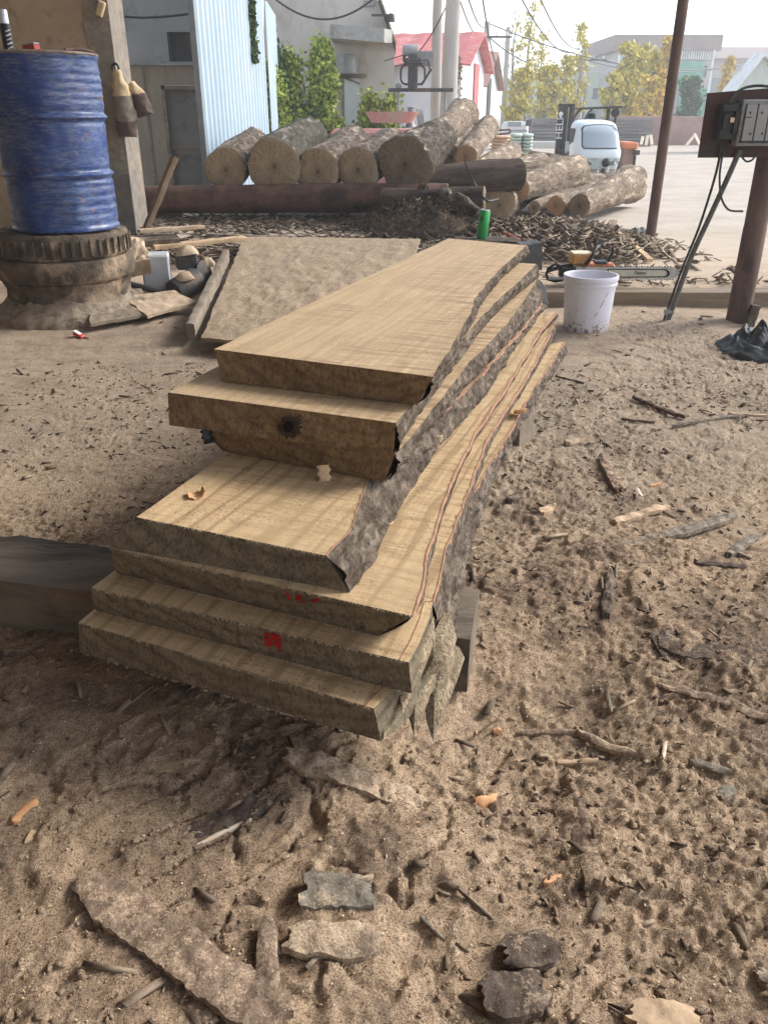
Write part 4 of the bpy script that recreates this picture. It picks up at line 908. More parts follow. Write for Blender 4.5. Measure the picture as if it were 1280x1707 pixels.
def piece(a, b, w_, th, mat, label, name='bark_piece', bend=.0, tip=(.6, .6), up=.0, cat=None, jag=1.0, arch=.25, tilt=0.0):
    dn[0] += 1; sd_ = dn[0] * 7.3
    A = G(*a); B = G(*b); d = (B - A); d.z = 0; L = d.length; d.normalize(); s_ = Vector((d.y, -d.x, 0)); n = max(10, int(L / .006)); mcol = 10
    V = []; top = []; bot = []
    for i in range(n + 1):
        t = i / n; c = A.lerp(B, t) + s_ * (math.sin(t * math.pi) * bend); e = 1
        if t < .15: e = tip[0] + (1 - tip[0]) * (t / .15)
        if t > .85: e = tip[1] + (1 - tip[1]) * ((1 - t) / .15)
        jl = lambda q_: jag * (.28 * mn.noise(Vector((t * L * 14, sd_, q_))) + .12 * mn.noise(Vector((t * L * 60, sd_, q_ + 5))) + .04 * mn.noise(Vector((t * L * 85, sd_, q_ + 9)))); wl = w_ / 2 * e * (1 + jl(0)); wr = w_ / 2 * e * (1 + jl(20))
        for k in range(mcol + 1):
            u = k / mcol * 2 - 1; off = u * (wr if u > 0 else wl); al = d * (mn.noise(Vector((u * 2.0, sd_, i // n * 5 + 2))) * min(.02, w_ * .35) * jag if i in (0, n) else 0)
            p = c + s_ * off + al; g = H(p.x, p.y)
            z = g + .005 + up + th * (.55 + arch * (1 - u * u)) + mn.noise(Vector((p.x * 30, p.y * 30, sd_))) * th * .45 + tilt * off + mn.noise(Vector((p.x * 95, p.y * 95, sd_))) * th * .2
            top.append(Vector((p.x, p.y, z))); bot.append(Vector((p.x, p.y, z - th * (1.0 if abs(u) < 1 else .8) - .004)))
    W = mcol + 1; V = top + bot; nb = len(top); Fc = []
    for i in range(n):
        for k in range(mcol):
            q = (i * W + k, i * W + k + 1, (i + 1) * W + k + 1, (i + 1) * W + k); Fc += [q, tuple(x + nb for x in q[::-1])]
        for k in (0, mcol): Fc.append((i * W + k, (i + 1) * W + k, (i + 1) * W + k + nb, i * W + k + nb) if k == 0 else ((i + 1) * W + k, i * W + k, i * W + k + nb, (i + 1) * W + k + nb))
    for k in range(mcol):
        Fc += [(k + 1, k, k + nb, k + 1 + nb), (n * W + k, n * W + k + 1, n * W + k + 1 + nb, n * W + k + nb)]
    o = mesh(name, V, Fc, mat); auto(o, 40); return ps(o, label, cat or name.replace('_', ' '), 'bark and wood scraps on the sawdust floor')
piece((1030, 916), (1224, 860), .045, .014, M_b3, 'long silvery grey bark slat at right, beside the orange offcut', bend=.01, tip=(.7, .5))
piece((1022, 873), (1113, 846), .038, .014, M_b4, 'orange-tan split offcut just above the long grey slat', 'wood_offcut', tip=(.8, .5))
piece((1055, 663), (1140, 697), .022, .012, M_b2, 'slim dark bark sliver at right, in line with the bucket', bend=.01)
piece((1120, 712), (1240, 695), .026, .012, M_b3, 'bowed grey bark strip at the end of the slim dark sliver', bend=-.02, tip=(.3, .2))
piece((1212, 692), (1279, 695), .016, .010, M_b4, 'pale straight splinter touching the bowed grey strip', 'wood_splinter', tip=(.6, .3))
piece((1002, 765), (1033, 822), .05, .022, M_b1, 'knobbly brown bark chunk above the orange offcut', tip=(.5, .8), tilt=.15)
piece((1017, 960), (1008, 1032), .03, .022, M_b2, 'short upright-lying brown bark stick below the long grey slat', tip=(.7, .8), jag=1.4)
piece((942, 742), (968, 738), .045, .016, M_bd, 'crinkled pale bark curl to the right of the stack', arch=.9, jag=1.6)
piece((846, 838), (868, 826), .035, .014, M_b2, 'small dark brown chunk close beside the lowest slab')
piece((900, 858), (924, 846), .036, .015, M_b4, 'tan triangular chip with a dark hollow beside it', 'wood_offcut', tip=(.9, .15))
piece((1094, 1148), (1279, 1206), .028, .014, M_b1, 'long thin brown bark strip running off the right edge', bend=-.015, tip=(.3, .8))
piece((1104, 1150), (1288, 1216), .012, .008, M_b2, 'dark sliver pressed against the long strip at the right edge', bend=-.012, tip=(.3, .8))
piece((1213, 928), (1262, 893), .035, .012, M_b3, 'broken grey shard right of the silvery slat', jag=1.6)
piece((1158, 940), (1245, 950), .030, .012, M_b2, 'dark ragged bark strip below the broken grey shard', jag=1.5)
piece((952, 1332), (992, 1482), .045, .018, M_b1, 'large upright bark plate with a hard shadow on its left, bottom right of the picture', tip=(.45, .9), tilt=-.25, up=.006)
piece((990, 1385), (1040, 1480), .04, .012, M_bd, 'sawdust-dusted bark plate right against the large upright plate', tilt=.1)
piece((832, 1348), (905, 1402), .042, .014, M_b1, 'ragged bark plate left of the large upright plate', tip=(.6, .8), tilt=-.15)
piece((748, 1300), (830, 1298), .012, .008, M_b1, 'thin brown splinter right of and below the stack corner', 'wood_splinter', tip=(.2, .3), bend=.006)
piece((928, 1276), (996, 1271), .014, .009, M_b4, 'straight tan stick above the large upright plate', 'wood_splinter', tip=(.9, .9), jag=.3)
piece((1104, 1268), (1108, 1240), .009, .006, M_pale, 'bright cream sliver at the right', 'wood_splinter', tip=(.2, .9))
piece((1148, 1272), (1216, 1292), .024, .010, M_b3, 'pale grey flake with pointed ends at the right, below the cream sliver', tip=(.2, .3))
piece((1196, 1335), (1218, 1318), .026, .012, M_b3, 'small pale grey stone-like chip at the right', tip=(.8, .7))
piece((688, 1412), (694, 1368), .026, .026, M_tan, 'tan wedge-shaped block below the stack', 'wood_block', tip=(.6, 1), jag=.15, arch=0)
piece((790, 1350), (826, 1338), .028, .016, M_ora, 'curled orange-brown shaving at the top of the ragged plate', 'wood_shaving', arch=1.1)
piece((905, 1476), (934, 1464), .013, .007, M_ora, 'small bright orange sliver near the lower middle', 'wood_splinter', tip=(.3, .3))
piece((482, 1268), (705, 1352), .075, .020, M_bd, 'broad bark slab buried in sawdust below the front of the stack', tip=(.8, .5), tilt=.12, up=.010)
piece((552, 1362), (642, 1404), .030, .016, M_b1, 'narrow reddish bark strip under the broad dusted slab', tip=(.4, .6))
piece((535, 1412), (600, 1408), .045, .014, M_bd, 'flat sawdust-coloured flake beside the narrow reddish strip')
piece((262, 1428), (452, 1340), .050, .014, M_b2, 'dark splintered bark plank at lower left, pointing up to the right', tip=(.25, .7), tilt=-.12)
piece((330, 1415), (420, 1372), .008, .006, M_pale, 'fine pale splinter along the lower edge of the dark bark plank', 'wood_splinter', tip=(.3, .3), up=.006)
piece((50, 1406), (104, 1408), .032, .022, M_tan, 'tan rectangular block at lower left', 'wood_block', tip=(1, 1), jag=.12, arch=0)
piece((24, 1380), (64, 1342), .026, .008, M_ora, 'smooth orange leaf-shaped shaving at the far left', 'wood_shaving', tip=(.4, .5), jag=.2, arch=.6, up=.006)
piece((140, 1478), (470, 1720), .085, .018, M_b1, 'long broad bark board crossing the lower left corner', tip=(.6, .9), tilt=.10, up=.012)
piece((298, 1640), (352, 1720), .035, .016, M_b1, 'short bark piece at the bottom edge under the long board', tip=(.3, .9))
piece((508, 1496), (622, 1494), .072, .018, M_b3, 'thick square grey bark plate at bottom middle', tip=(.95, .9), tilt=-.12, up=.006)
piece((480, 1570), (632, 1572), .062, .016, M_bd, 'second bark plate right under the thick grey one', tip=(.7, .8), tilt=-.1)
piece((446, 1540), (446, 1655), .036, .014, M_b1, 'upright bark strip left of the two stacked plates', tip=(.6, .7))
piece((810, 1668), (902, 1650), .075, .016, M_b2, 'dark oval bark plate speckled with sawdust at the bottom', tip=(.6, .7), tilt=-.06)
piece((840, 1596), (925, 1582), .065, .014, M_b2, 'dark flat bark plate above the oval one', tip=(.6, .6))
piece((1095, 1075), (1285, 1100), .13, .012, M_b2, 'large dark slate-grey bark sheet half buried at the right edge', tip=(.4, .9), tilt=.05, up=.006)
piece((770, 1424), (838, 1392), .026, .010, M_b3, 'light grey bark flake left of the ragged plate', tip=(.3, .5))
piece((1060, 818), (1068, 830), .016, .010, M_pale, 'small white bone-like chip above the orange offcut', 'wood_splinter', tip=(.8, .5))
piece((1035, 700), (1090, 706), .012, .008, M_b2, 'short dark twig near the bowed grey strip', 'twig', tip=(.3, .3))
piece((972, 560 + 80), (925, 628), .009, .006, M_b2, 'thin dark twig near the far right of the stack', 'twig', tip=(.3, .3))
piece((1000, 735), (1018, 750), .010, .008, M_b2, 'tiny black twig above the knobbly chunk', 'twig', tip=(.5, .3))
piece((1100, 808), (1082, 812), .010, .006, M_ora, 'thin orange splinter right of the knobbly chunk', 'wood_splinter', tip=(.3, .3))
piece((1085, 1060), (1112, 1110), .022, .014, M_b2, 'dark bark edge sticking up beside the slate-grey sheet', tilt=.2)
piece((28, 1128), (92, 1134), .018, .010, M_b2, 'dark strip in the shade at the far left, below the timber bearer', tip=(.4, .4))
piece((405, 1232), (432, 1222), .024, .014, M_b1, 'small reddish lump in the shade under the stack', jag=1.4)
piece((540, 1240), (588, 1262), .014, .010, M_b2, 'dark twig in the shade just below the lowest slab', 'twig')
piece((1010, 1095 + 60), (1018, 1190), .010, .006, M_b3, 'thin grey twig standing out of the sawdust at right', 'twig', tip=(.4, .3))
piece((822, 1222), (834, 1226), .016, .012, M_ora, 'pea-sized orange chip right of the stack corner', 'wood_splinter', tip=(.7, .7))
piece((900, 1340), (1000, 1345), .012, .008, M_b1, 'brown splinter across the top of the large upright plate', 'wood_splinter', tip=(.3, .3))
piece((860, 1225), (960, 1222), .012, .008, M_b1, 'pale brown fibre strip right of the stack corner', 'wood_splinter', tip=(.3, .3))
piece((960, 1220), (1060, 1260), .018, .010, M_bd, 'dusted bark ribbon above the straight tan stick', tip=(.3, .3), bend=.01)
piece((1262, 1628), (1284, 1640), .03, .014, M_b3, 'pale chip cut off by the right edge near the bottom', tip=(.6, .9))
piece((1050, 1700), (1160, 1712), .06, .012, M_b4, 'tan flat chip cut off by the bottom edge', tip=(.6, .8))
piece((740, 1310 + 260), (700, 1530), .006, .004, M_b3, 'fine straw at the bottom middle', 'twig', tip=(.4, .4))
# mid-size anonymous scraps as one mass
flakes('bark_scraps', ground_pts(420, -2.2, 3.0, .7, 6.0, 16, .006), (.03, .11), (.006, .028), (.003, .009), island_mat('scrap_mix', [(.20, .15, .105), (.30, .225, .16), (.42, .32, .22), (.13, .098, .072), (.26, .195, .14)]), .18, 'assorted small bark scraps strewn over the whole floor', 'bark scraps', 9)
# ============================================================ THE SHED ROOF (overhead, out of view; it shades the floor)
M_roof = mottled('roof_sheet', (.22, .21, .20), (.30, .29, .27), 3, .7, .1, .003)
rf = empty('shed_roof', (-3.2, 1.2, 5.4), label='low grey corrugated shed roof above the sawdust floor', cat='roof')
m = MB(); n_ = 120
V = []; Fc = []
for i in range(n_ + 1):
    y = -8.2 + 16.0 * i / n_ ; dz = .025 * math.sin(i * math.pi / 2 * 1.0)
    V += [Vector((-6.5, y, .9 + dz)), Vector((6.05, y, .0 + dz)), Vector((-6.5, y, .93 + dz)), Vector((6.05, y, .03 + dz))]
for i in range(n_):
    b = i * 4; Fc += [(b, b + 4, b + 5, b + 1), (b + 2, b + 3, b + 7, b + 6), (b, b + 2, b + 6, b + 4), (b + 1, b + 5, b + 7, b + 3)]
Fc += [(0, 1, 3, 2), (n_ * 4, n_ * 4 + 2, n_ * 4 + 3, n_ * 4 + 1)]
mesh('roof_sheet', V, Fc, M_roof, rf)
wl = empty('light_block_wall', (0, 0, 0), label='plastered back and side walls of the shed behind the viewer', cat='wall')  # walls added unseen, to cut sky light from left and behind
m = MB(); m.box((-6.6, .1, 2.6), (.2, 16.4, 6.6)); m.build('side_light_block', M_pier, wl); m = MB(); m.box((-2.0, -8.2, 2.4), (9.4, .2, 6.2)); m.build('back_light_block', M_pier, wl)
for y in (-7, -3.5, 0, 3.5, 7): m = MB(); m.tube([(-6.4, y, .80), (6.0, y, -.06)], .05, 8); m.build('rafter', M_rust, rf)
# ============================================================ LOG PILES
def log(p0, p1, r0, r1, bark, endm, label, group, seed=0, n=40, ns=46, amp=1.0, bend=0, name='log', ex=0.0):
    p0 = Vector(p0); p1 = Vector(p1); d = p1 - p0; L = d.length; q = d.to_track_quat('Z', 'Y')
    root = empty(name, p0, q, label=label, cat='log', group=group); V = []; Fc = []
    for i in range(ns + 1):
        t = i / ns; r = r0 + (r1 - r0) * t
        for k in range(n):
            a = 2 * math.pi * k / n; c, s = math.cos(a), math.sin(a)
            big = mn.noise(Vector((c * 1.2 + seed, s * 1.2, t * 1.5))) * .12 + mn.noise(Vector((c * 3 + seed, s * 3, t * L * 1.2))) * .06
            rid = (1 - abs(mn.noise(Vector((c * 5.5, s * 5.5, t * L * 2.2 + seed)))) * 2.5) * .045 + mn.noise(Vector((c * 12, s * 12, t * L * 9 + seed))) * .05
            rr = r * (1 + big + ex * max(0, t - .75) * 2 + rid * amp); V.append(Vector((c * rr + math.sin(t * 3.1) * bend, s * rr, t * L)))
    for i in range(ns):
        for k in range(n): Fc.append((i * n + k, i * n + (k + 1) % n, (i + 1) * n + (k + 1) % n, (i + 1) * n + k))
    o = mesh('bark', V, Fc, bark, root, True)
    for e, i in ((0, 0), (1, ns)):
        Vc = [V[i * n + k].copy() for k in range(n)]; cc = sum(Vc, Vector()) / n; VV = []; FF = []
        for j, s_ in enumerate((.96, .65, .3)):
            for v in Vc: w_ = cc.lerp(v, s_); w_.z = cc.z + (-.008 if e == 0 else .008) + mn.noise(w_ * 14) * .008; VV.append(w_)
        VV.append(cc + Vector((0, 0, -.008 if e == 0 else .008)))
        for j in range(2):
            for k in range(n): FF.append((j * n + k, j * n + (k + 1) % n, (j + 1) * n + (k + 1) % n, (j + 1) * n + k) if e else (j * n + (k + 1) % n, j * n + k, (j + 1) * n + k, (j + 1) * n + (k + 1) % n))
        for k in range(n): FF.append((2 * n + k, 2 * n + (k + 1) % n, 3 * n) if e else (2 * n + (k + 1) % n, 2 * n + k, 3 * n))
        # rim of the cut meets the bark
        b = len(VV); VV += [v.copy() for v in Vc]
        for k in range(n): FF.append((b + k, b + (k + 1) % n, (k + 1) % n, k) if e else (b + (k + 1) % n, b + k, k, (k + 1) % n))
        mesh('cut_end', VV, FF, endm, root, True)
    return root
def mpp(p): # metres per photo pixel at a point
    d = p - C0; dep = d.y * math.cos(PITCH) - d.z * math.sin(PITCH); return dep / F
def plog(a, b, Da, Db, ra, rb, bark, endm, label, group='logs in the big row on the rack', **kw):
    A = P(*a, Da); B = P(*b, Db); return log(A, B, ra * mpp(A), rb * mpp(B), bark, endm, label, group, **kw)
GR = 'logs in the big row on the rack'
M_barkM = bark_mat('bark_mossy', (.075, .066, .05), (.15, .13, .10), (.028, .023, .018), 13, (1, 1, .3), (0, 0, 0), .03, (.24, .21, .17))
plog((377, 283), (425, 243), 9.6, 11.9, 34, 27, M_barkL, M_end, 'leftmost and smallest log of the raised row, half hidden by its dark mossy neighbour', seed=1)
plog((458, 277), (512, 230), 9.5, 12.1, 43, 32, M_barkM, M_end, 'big log with dark mossy bark, second from the left in the raised row', seed=2)
plog((530, 286), (590, 240), 9.5, 12.1, 35, 28, M_barkL, M_end, 'log in the middle of the raised row, with a small dark heart hole', seed=3)
plog((597, 283), (652, 242), 9.5, 12.0, 34, 26, M_barkL, M_end, 'log fourth from the left in the raised row, with shaggy pale bark', seed=4)
plog((675, 274), (726, 236), 9.4, 11.8, 44, 33, bark_mat('bark_rough_dark', (.085, .065, .05), (.22, .18, .14), (.024, .018, .014), 18, (1, 1, .3), (0, 0, 0), .04, (.42, .34, .26)), M_endD, 'largest round log at the right end of the raised row, with a dark cut face', seed=5, amp=1.3)
plog((728, 232), (772, 193), 12.0, 13.8, 23, 24, M_barkY, M_end, 'pale leaning log poking up highest behind the largest round log', 'logs heaped behind the row', seed=6, amp=.6, ex=.3)
plog((776, 262), (812, 214), 11.0, 13.6, 19, 17, M_barkY, M_endO, 'straight pale log with an orange cut face lying on top of the heap', 'logs heaped behind the row', seed=7, amp=.6, ex=.25)
plog((752, 262), (786, 225), 11.6, 13.4, 19, 17, M_barkY, M_end, 'pale log wedged below and between the two leaning logs', 'logs heaped behind the row', seed=8, amp=.6)
plog((792, 292), (850, 258), 11.4, 15.0, 22, 20, M_barkY, M_end, 'pale shaggy log lying behind the dark flat log', 'logs heaped behind the row', seed=9)
plog((700, 300), (864, 290), 9.9, 10.4, 21, 25, M_barkD, M_endD, 'dark split log lying flat across the pile with a cable over its face', 'dark timbers under the pile', seed=10, amp=.8)
plog((205, 332), (745, 330), 9.55, 9.3, 21, 23, M_barkR, M_endD, 'long reddish-brown beam log carrying the raised row', 'dark timbers under the pile', seed=11, amp=.35, ns=90)
plog((640, 340), (806, 336), 9.0, 8.8, 24, 22, M_barkD, M_endD, 'dark forked butt log at the right end of the beam log', 'dark timbers under the pile', seed=12, amp=1.3)
plog((225, 350), (300, 345), 9.9, 9.8, 17, 14, M_gw, M_end, 'short grey log end under the beam log behind the leaning stick', 'dark timbers under the pile', seed=13)
m = MB(); rp = [P(738, 318, 8.7), P(752, 332, 8.5), P(765, 325, 8.5), P(778, 338, 8.45), P(800, 352, 8.4)]; m.tube(resample(smoothed(resample(rp, 30), 4), 30), [.05] * 8 + [.035] * 22, 12)
for v in m.V: v += Vector((mn.noise(v * 9), mn.noise(v * 9 + Vector((3, 3, 3))), mn.noise(v * 8))) * .03
auto(single('bent_branch', m, M_barkL, 'bent dry branch hooked over the forked butt log', 'branch'), 60)
m = MB(); rp = [P(775, 268, 9.9), P(780, 285, 9.72), P(790, 303, 9.65), P(800, 322, 8.7), P(810, 338, 8.6), P(830, 332, 8.9)]; m.tube(resample(smoothed(resample(rp, 40), 6), 40), .012, 6); auto(single('cable', m, M_cab, 'thin dark cable draped over the dark split log', 'cable'), 60)
# right-hand pile of pale logs
G2 = 'pale logs lying in front of the three-wheeler'
plog((832, 342), (870, 318), 10.4, 12.0, 27, 24, M_barkY, M_end, 'short pale stub log left of the dirt heap, behind the green can', G2, seed=20)
plog((862, 316), (958, 288), 10.6, 12.8, 20, 27, M_barkY, M_endO, 'thick shaggy log with an orange notched cut face', G2, seed=21, amp=1.5)
plog((890, 346), (960, 320), 10.4, 12.6, 11, 13, M_barkY, M_end, 'thin log low down between the orange-faced logs', G2, seed=22)
plog((926, 343), (990, 318), 10.2, 12.6, 15, 14, M_barkY, M_endO, 'log with an orange-tan cut face, third from the right end of the pale pile', G2, seed=23)
plog((965, 343), (1048, 306), 10.0, 12.6, 18, 26, M_barkY, M_endD, 'rightmost pale log with a dark cut face and a flared far end', G2, seed=24, amp=1.4, ex=.3)
plog((800, 300), (900, 272), 13.0, 15.0, 20, 17, M_barkY, M_end, 'log in the middle of the pale heap behind the flat dark log', G2, seed=25)
plog((850, 290), (955, 282), 12.9, 13.6, 17, 22, M_barkY, M_end, 'shaggy log lying across the top of the orange-faced thick log', G2, seed=26, amp=1.4)
plog((884, 262), (948, 272), 15.2, 15.6, 10, 11, M_barkL, M_end, 'brown log at the very top of the pale heap, in front of the forklift', G2, seed=27, amp=.7)
plog((845, 262), (900, 278), 15.0, 14.8, 13, 12, M_barkY, M_end, 'pale log near the top of the heap below the sacks', G2, seed=28)
plog((940, 300), (1000, 280 + 22), 13.8, 14.6, 12, 12, M_barkY, M_end, 'log partly hidden at the back of the rightmost pair', G2, seed=29)
plog((822, 330), (905, 302), 11.6, 13.4, 18, 17, M_barkY, M_end, 'log filling the back of the pale pile under the thick orange-faced log', G2, seed=30)
# ---- heaps
def mound(name, c, rx, ry, h, mat, label, cat, amp=.04, n=70, seed=0, kind=None):
    V = []; Fc = []; c = Vector(c)
    for j in range(n + 1):
        for i in range(n):
            a = 2 * math.pi * i / n; r_ = (j / n); k = 1 + .25 * mn.noise(Vector((math.cos(a) * 2, math.sin(a) * 2, seed)))
            x, y = c.x + math.cos(a) * rx * r_ * k, c.y + math.sin(a) * ry * r_ * k; q = Vector((x, y, seed))
            z = h * (1 - r_ ** 1.7) + (mn.noise(q * 5) * 1.5 + mn.noise(q * 14) + .8 * mn.noise(q * 34) + .6 * mn.noise(q * 70)) * amp * (1.15 - r_)
            V.append(Vector((x, y, H(x, y) + z - (.03 if j == n else 0))))
    for j in range(n):
        for i in range(n): Fc.append((j * n + i, (j + 1) * n + i, (j + 1) * n + (i + 1) % n, j * n + (i + 1) % n))
    o = mesh(name, V, Fc, mat, None, True); return ps(o, label, cat, None, kind), c, rx, ry, h
def mound_pts(c, rx, ry, h, n, seed, up=.02):
    g = np.random.default_rng(seed); a = g.uniform(0, 2 * np.pi, n); r_ = np.sqrt(g.random(n)) * 1.05; x = c.x + np.cos(a) * rx * r_; y = c.y + np.sin(a) * ry * r_
    return np.stack([x, y, macro(x, y) + np.maximum(0, h * (1 - np.clip(r_, 0, 1) ** 1.7)) + up + g.uniform(0, .03, n)], -1)
M_heap = mottled('root_heap_soil', (.055, .04, .028), (.14, .10, .065), 26, .95, 1, .03, (.22, .16, .10), 18)
hc = at(705, 425, .08); mound('soil_heap', (hc.x + .05, hc.y + .75, 0), .75, .62, .30, M_heap, 'brown heap of soil and bark fibre behind the left edge of the top slab', 'heap', .07, seed=3)
flakes('bark_fibres', mound_pts(Vector((hc.x + .05, hc.y + .75, 0)), .75, .62, .30, 1500, 8, .03), (.02, .10), (.004, .016), (.003, .007), island_mat('fibre_mix', [(.12, .085, .055), (.20, .145, .09), (.07, .05, .035), (.27, .20, .13)]), .7, 'bark fibres covering the brown heap behind the top slab', 'bark fibres', 31)
M_bh = mottled('bark_heap_soil', (.10, .078, .06), (.18, .14, .11), 20, .95, 1, .02)
bc_ = at(945, 425, .10); mound('bark_heap', (bc_.x + .0, bc_.y + .45, 0), 1.0, .95, .22, M_bh, 'low grey-brown heap of torn bark behind the chainsaw', 'heap', .04, seed=5)
M_bf = island_mat('bark_flake_mix', [(.17, .125, .09), (.28, .215, .16), (.38, .30, .22), (.12, .088, .066), (.33, .245, .17), (.48, .38, .27)])
hp = np.concatenate([mound_pts(Vector((bc_.x, bc_.y + .45, 0)), 1.05, 1.0, .22, 1900, 9, .02), ground_pts(380, .6, 3.1, 6.5, 9.8, 10, .015)])
flakes('bark_flakes', hp, (.03, .22), (.008, .06), (.004, .010), M_bf, .42, 'torn bark flakes heaped behind the chainsaw', 'bark flakes', 32, yaw=(-.5, .8))
lp = ground_pts(2600, -4.0, 1.2, 7.4, 9.8, 12, .03)
flakes('bark_litter', lp, (.05, .26), (.010, .045), (.004, .012), island_mat('litter_mix', [(.09, .068, .05), (.17, .13, .095), (.05, .038, .03), (.26, .20, .145), (.34, .26, .19)]), .3, 'dark bark litter covering the ground below the raised log row', 'bark litter', 33, yaw=(.1, .6))
beam('board', at(1028, 385, .27), at(1083, 434, .13), .055, .03, M_tan, 'straight pale lath lying on the bark heap beside the slim post', 'lath', seed=51)
beam('bark_plank', at(1002, 402, .20), at(1022, 368, .30), .09, .02, M_b1, 'grey bark slab sticking up in the bark heap near the slim post', 'bark slab', seed=52)
cloth('dark_scrap', (1062, 392), (.22, .12), .04, M_bcl, 'crumpled dark scrap at the foot of the slim post', 'scrap', amp=.07, seed=8, n=30)
beam('edge_board', at(480, 405, .16), at(600, 398, .20), .07, .05, M_gw, 'greyish round pole lying on the back edge of the crusted sheet', 'pole', seed=53)

# ============================================================ BACKGROUND BUILDINGS
def wallholes(o_, U, W_, x0, x1, z0, z1, holes, t=.25, m=0, mb=None):
    """wall in the plane origin + U*x + Z*z, thickness t along W_, with rectangular openings"""
    mb = mb or MB(); xs_ = sorted({x0, x1, *[h[0] for h in holes], *[h[1] for h in holes]}); zs_ = sorted({z0, z1, *[h[2] for h in holes], *[h[3] for h in holes]})
    for a, b in zip(xs_, xs_[1:]):
        run = None
        for c, d in zip(zs_, zs_[1:]):
            mx, mz = (a + b) / 2, (c + d) / 2; inside = any(h[0] < mx < h[1] and h[2] < mz < h[3] for h in holes)
            if inside: 
                if run: seg(mb, o_, U, W_, a, b, run[0], run[1], t, m); run = None
            else: run = (run[0], d) if run else (c, d)
        if run: seg(mb, o_, U, W_, a, b, run[0], run[1], t, m)
    return mb
def seg(mb, o_, U, W_, a, b, c, d, t, m):
    Z = Vector((0, 0, 1)); p = [o_ + U * a + Z * c, o_ + U * b + Z * c, o_ + U * b + Z * d, o_ + U * a + Z * d]; mb.prism(p, W_ * t, m)
X = Vector((1, 0, 0)); Y = Vector((0, 1, 0)); Z = Vector((0, 0, 1))
# inner building at the left, D = 12.8
Db = 12.8
ib = empty('workshop', Vector((P(270, 200, Db).x, Db, .1)), label='drab plastered workshop with a recessed window and a shabby door, between pier and blue sheeting', cat='building')
def ix(px, py): return P(px, py, Db).x - ib.location.x
def iz(py): return P(270, py, Db).z - .1
M_upl = mottled('grey_plaster', (.25, .26, .265), (.34, .345, .345), 1.2, .9, .2, .005, (.19, .195, .2), 2)
M_lowp = mottled('stained_boarding', (.22, .18, .14), (.33, .275, .215), 2.2, .85, .3, .005, (.15, .12, .09), 2.5, stretch=(1, 1, .25))
zl = iz(106); x0 = ix(150, 60); x1 = ix(352, 60)
wallholes(Vector((0, .1, 0)), X, Y, x0, x1, zl, 5.2, [(ix(278, 80), ix(332, 80), zl + .03, iz(52))], .25).build('upper_wall', M_upl, ib)
m = MB(); m.box(((ix(278, 80) + ix(332, 80)) / 2, .32, (zl + iz(52)) / 2), (.7, .03, .62)); m.build('window_recess', mottled('recess_grey', (.12, .125, .13), (.17, .175, .18), 2, .6), ib)
dx0, dx1 = ix(277, 220), ix(352, 220); dzt = iz(142)
wallholes(Vector((0, 0, 0)), X, Y, x0, x1, -.3, zl - .03, [(dx0, dx1, -.2, dzt)], .10).build('lower_wall', M_lowp, ib)
m = MB(); m.box(((x0 + x1) / 2, .06, zl - .012), (x1 - x0, .22, .024)); m.build('ledge', M_conc, ib)
m = MB(); m.box((ix(250, 200) - .02, -.006, zl / 2), (.03, .012, zl - .08)); m.build('cover_strip', M_gw, ib)
dr_ = MB(); dr_.box(((dx0 + dx1) / 2, .07, dzt / 2 - .1), (dx1 - dx0, .04, dzt + .16)); dd = dr_.build('door', mottled('door_grey', (.13, .125, .115), (.18, .17, .155), 3, .6, .1, .002, (.1, .09, .08), 4), ib)
m = MB()
m.box((dx0 + .02, .02, dzt / 2 - .1), (.05, .06, dzt + .2)); m.box(((dx0 + dx1) / 2, .02, dzt - .03), (dx1 - dx0, .06, .05)); m.box(((dx0 + dx1) / 2, .04, iz(245)), (dx1 - dx0 - .1, .03, .04)); m.build('frame', M_gw, dd)
cable('cable', [P(196, 27, 12.5), P(240, 30, 12.5), P(285, 27, 12.5), P(326, 22, 12.5)], .014, M_cab, 'black cable strung across the upper workshop wall', 'cable')
# blue corrugated sheeting
M_blu = mottled('pale_blue_sheet', (.33, .42, .50), (.39, .48, .56), 3, .5, .05, .001, (.42, .48, .52), 2.2, spec=.4, stretch=(1, 1, .3))
def corr(name, a, b, z0, z1, nr, mat, par=None, amp=.03, ztop=None):
    a = Vector((a[0], a[1], 0)); b = Vector((b[0], b[1], 0)); d = (b - a).normalized(); nn_ = Vector((d.y, -d.x, 0)); k = nr * 6; V = []; Fc = []
    for i in range(k + 1):
        ph = i % 6; off = (0, 1, 1, 1, 0, 0)[ph] * amp if i < k else 0; p = a.lerp(b, i / k) + nn_ * off; zt = z1 if ztop is None else z1 + (ztop - z1) * i / k
        V += [p + Z * z0, p + Z * zt, p + Z * zt - nn_ * .006, p + Z * z0 - nn_ * .006]
    for i in range(k):
        q = i * 4; Fc += [(q, q + 4, q + 5, q + 1), (q + 2, q + 6, q + 7, q + 3), (q + 1, q + 5, q + 6, q + 2)]
    return mesh(name, V, Fc, mat, par)
ca = P(332, 120, 11.2); cb_ = P(442, 120, 15.8)
sh = empty('sheet_wall', Vector((0, 0, 0)), label='tall pale blue corrugated sheet wall with a creeper on it, above the log row', cat='wall')
corr('corrugated_sheet', ca, cb_, .1, 5.5, 19, M_blu, sh, .035)
cc_ = P(462, 120, 18.2); corr('lower_sheet', cb_ + Vector((.05, .1, 0)), cc_, .1, P(460, 25, 18).z, 8, M_blu, sh, .035)
m = MB(); m.box((ca.x - .02, ca.y - .02, 2.6), (.07, .07, 5.4)); m.build('corner_post', mottled('post_grey', (.16, .17, .18), (.22, .23, .24), 9, .6), sh)
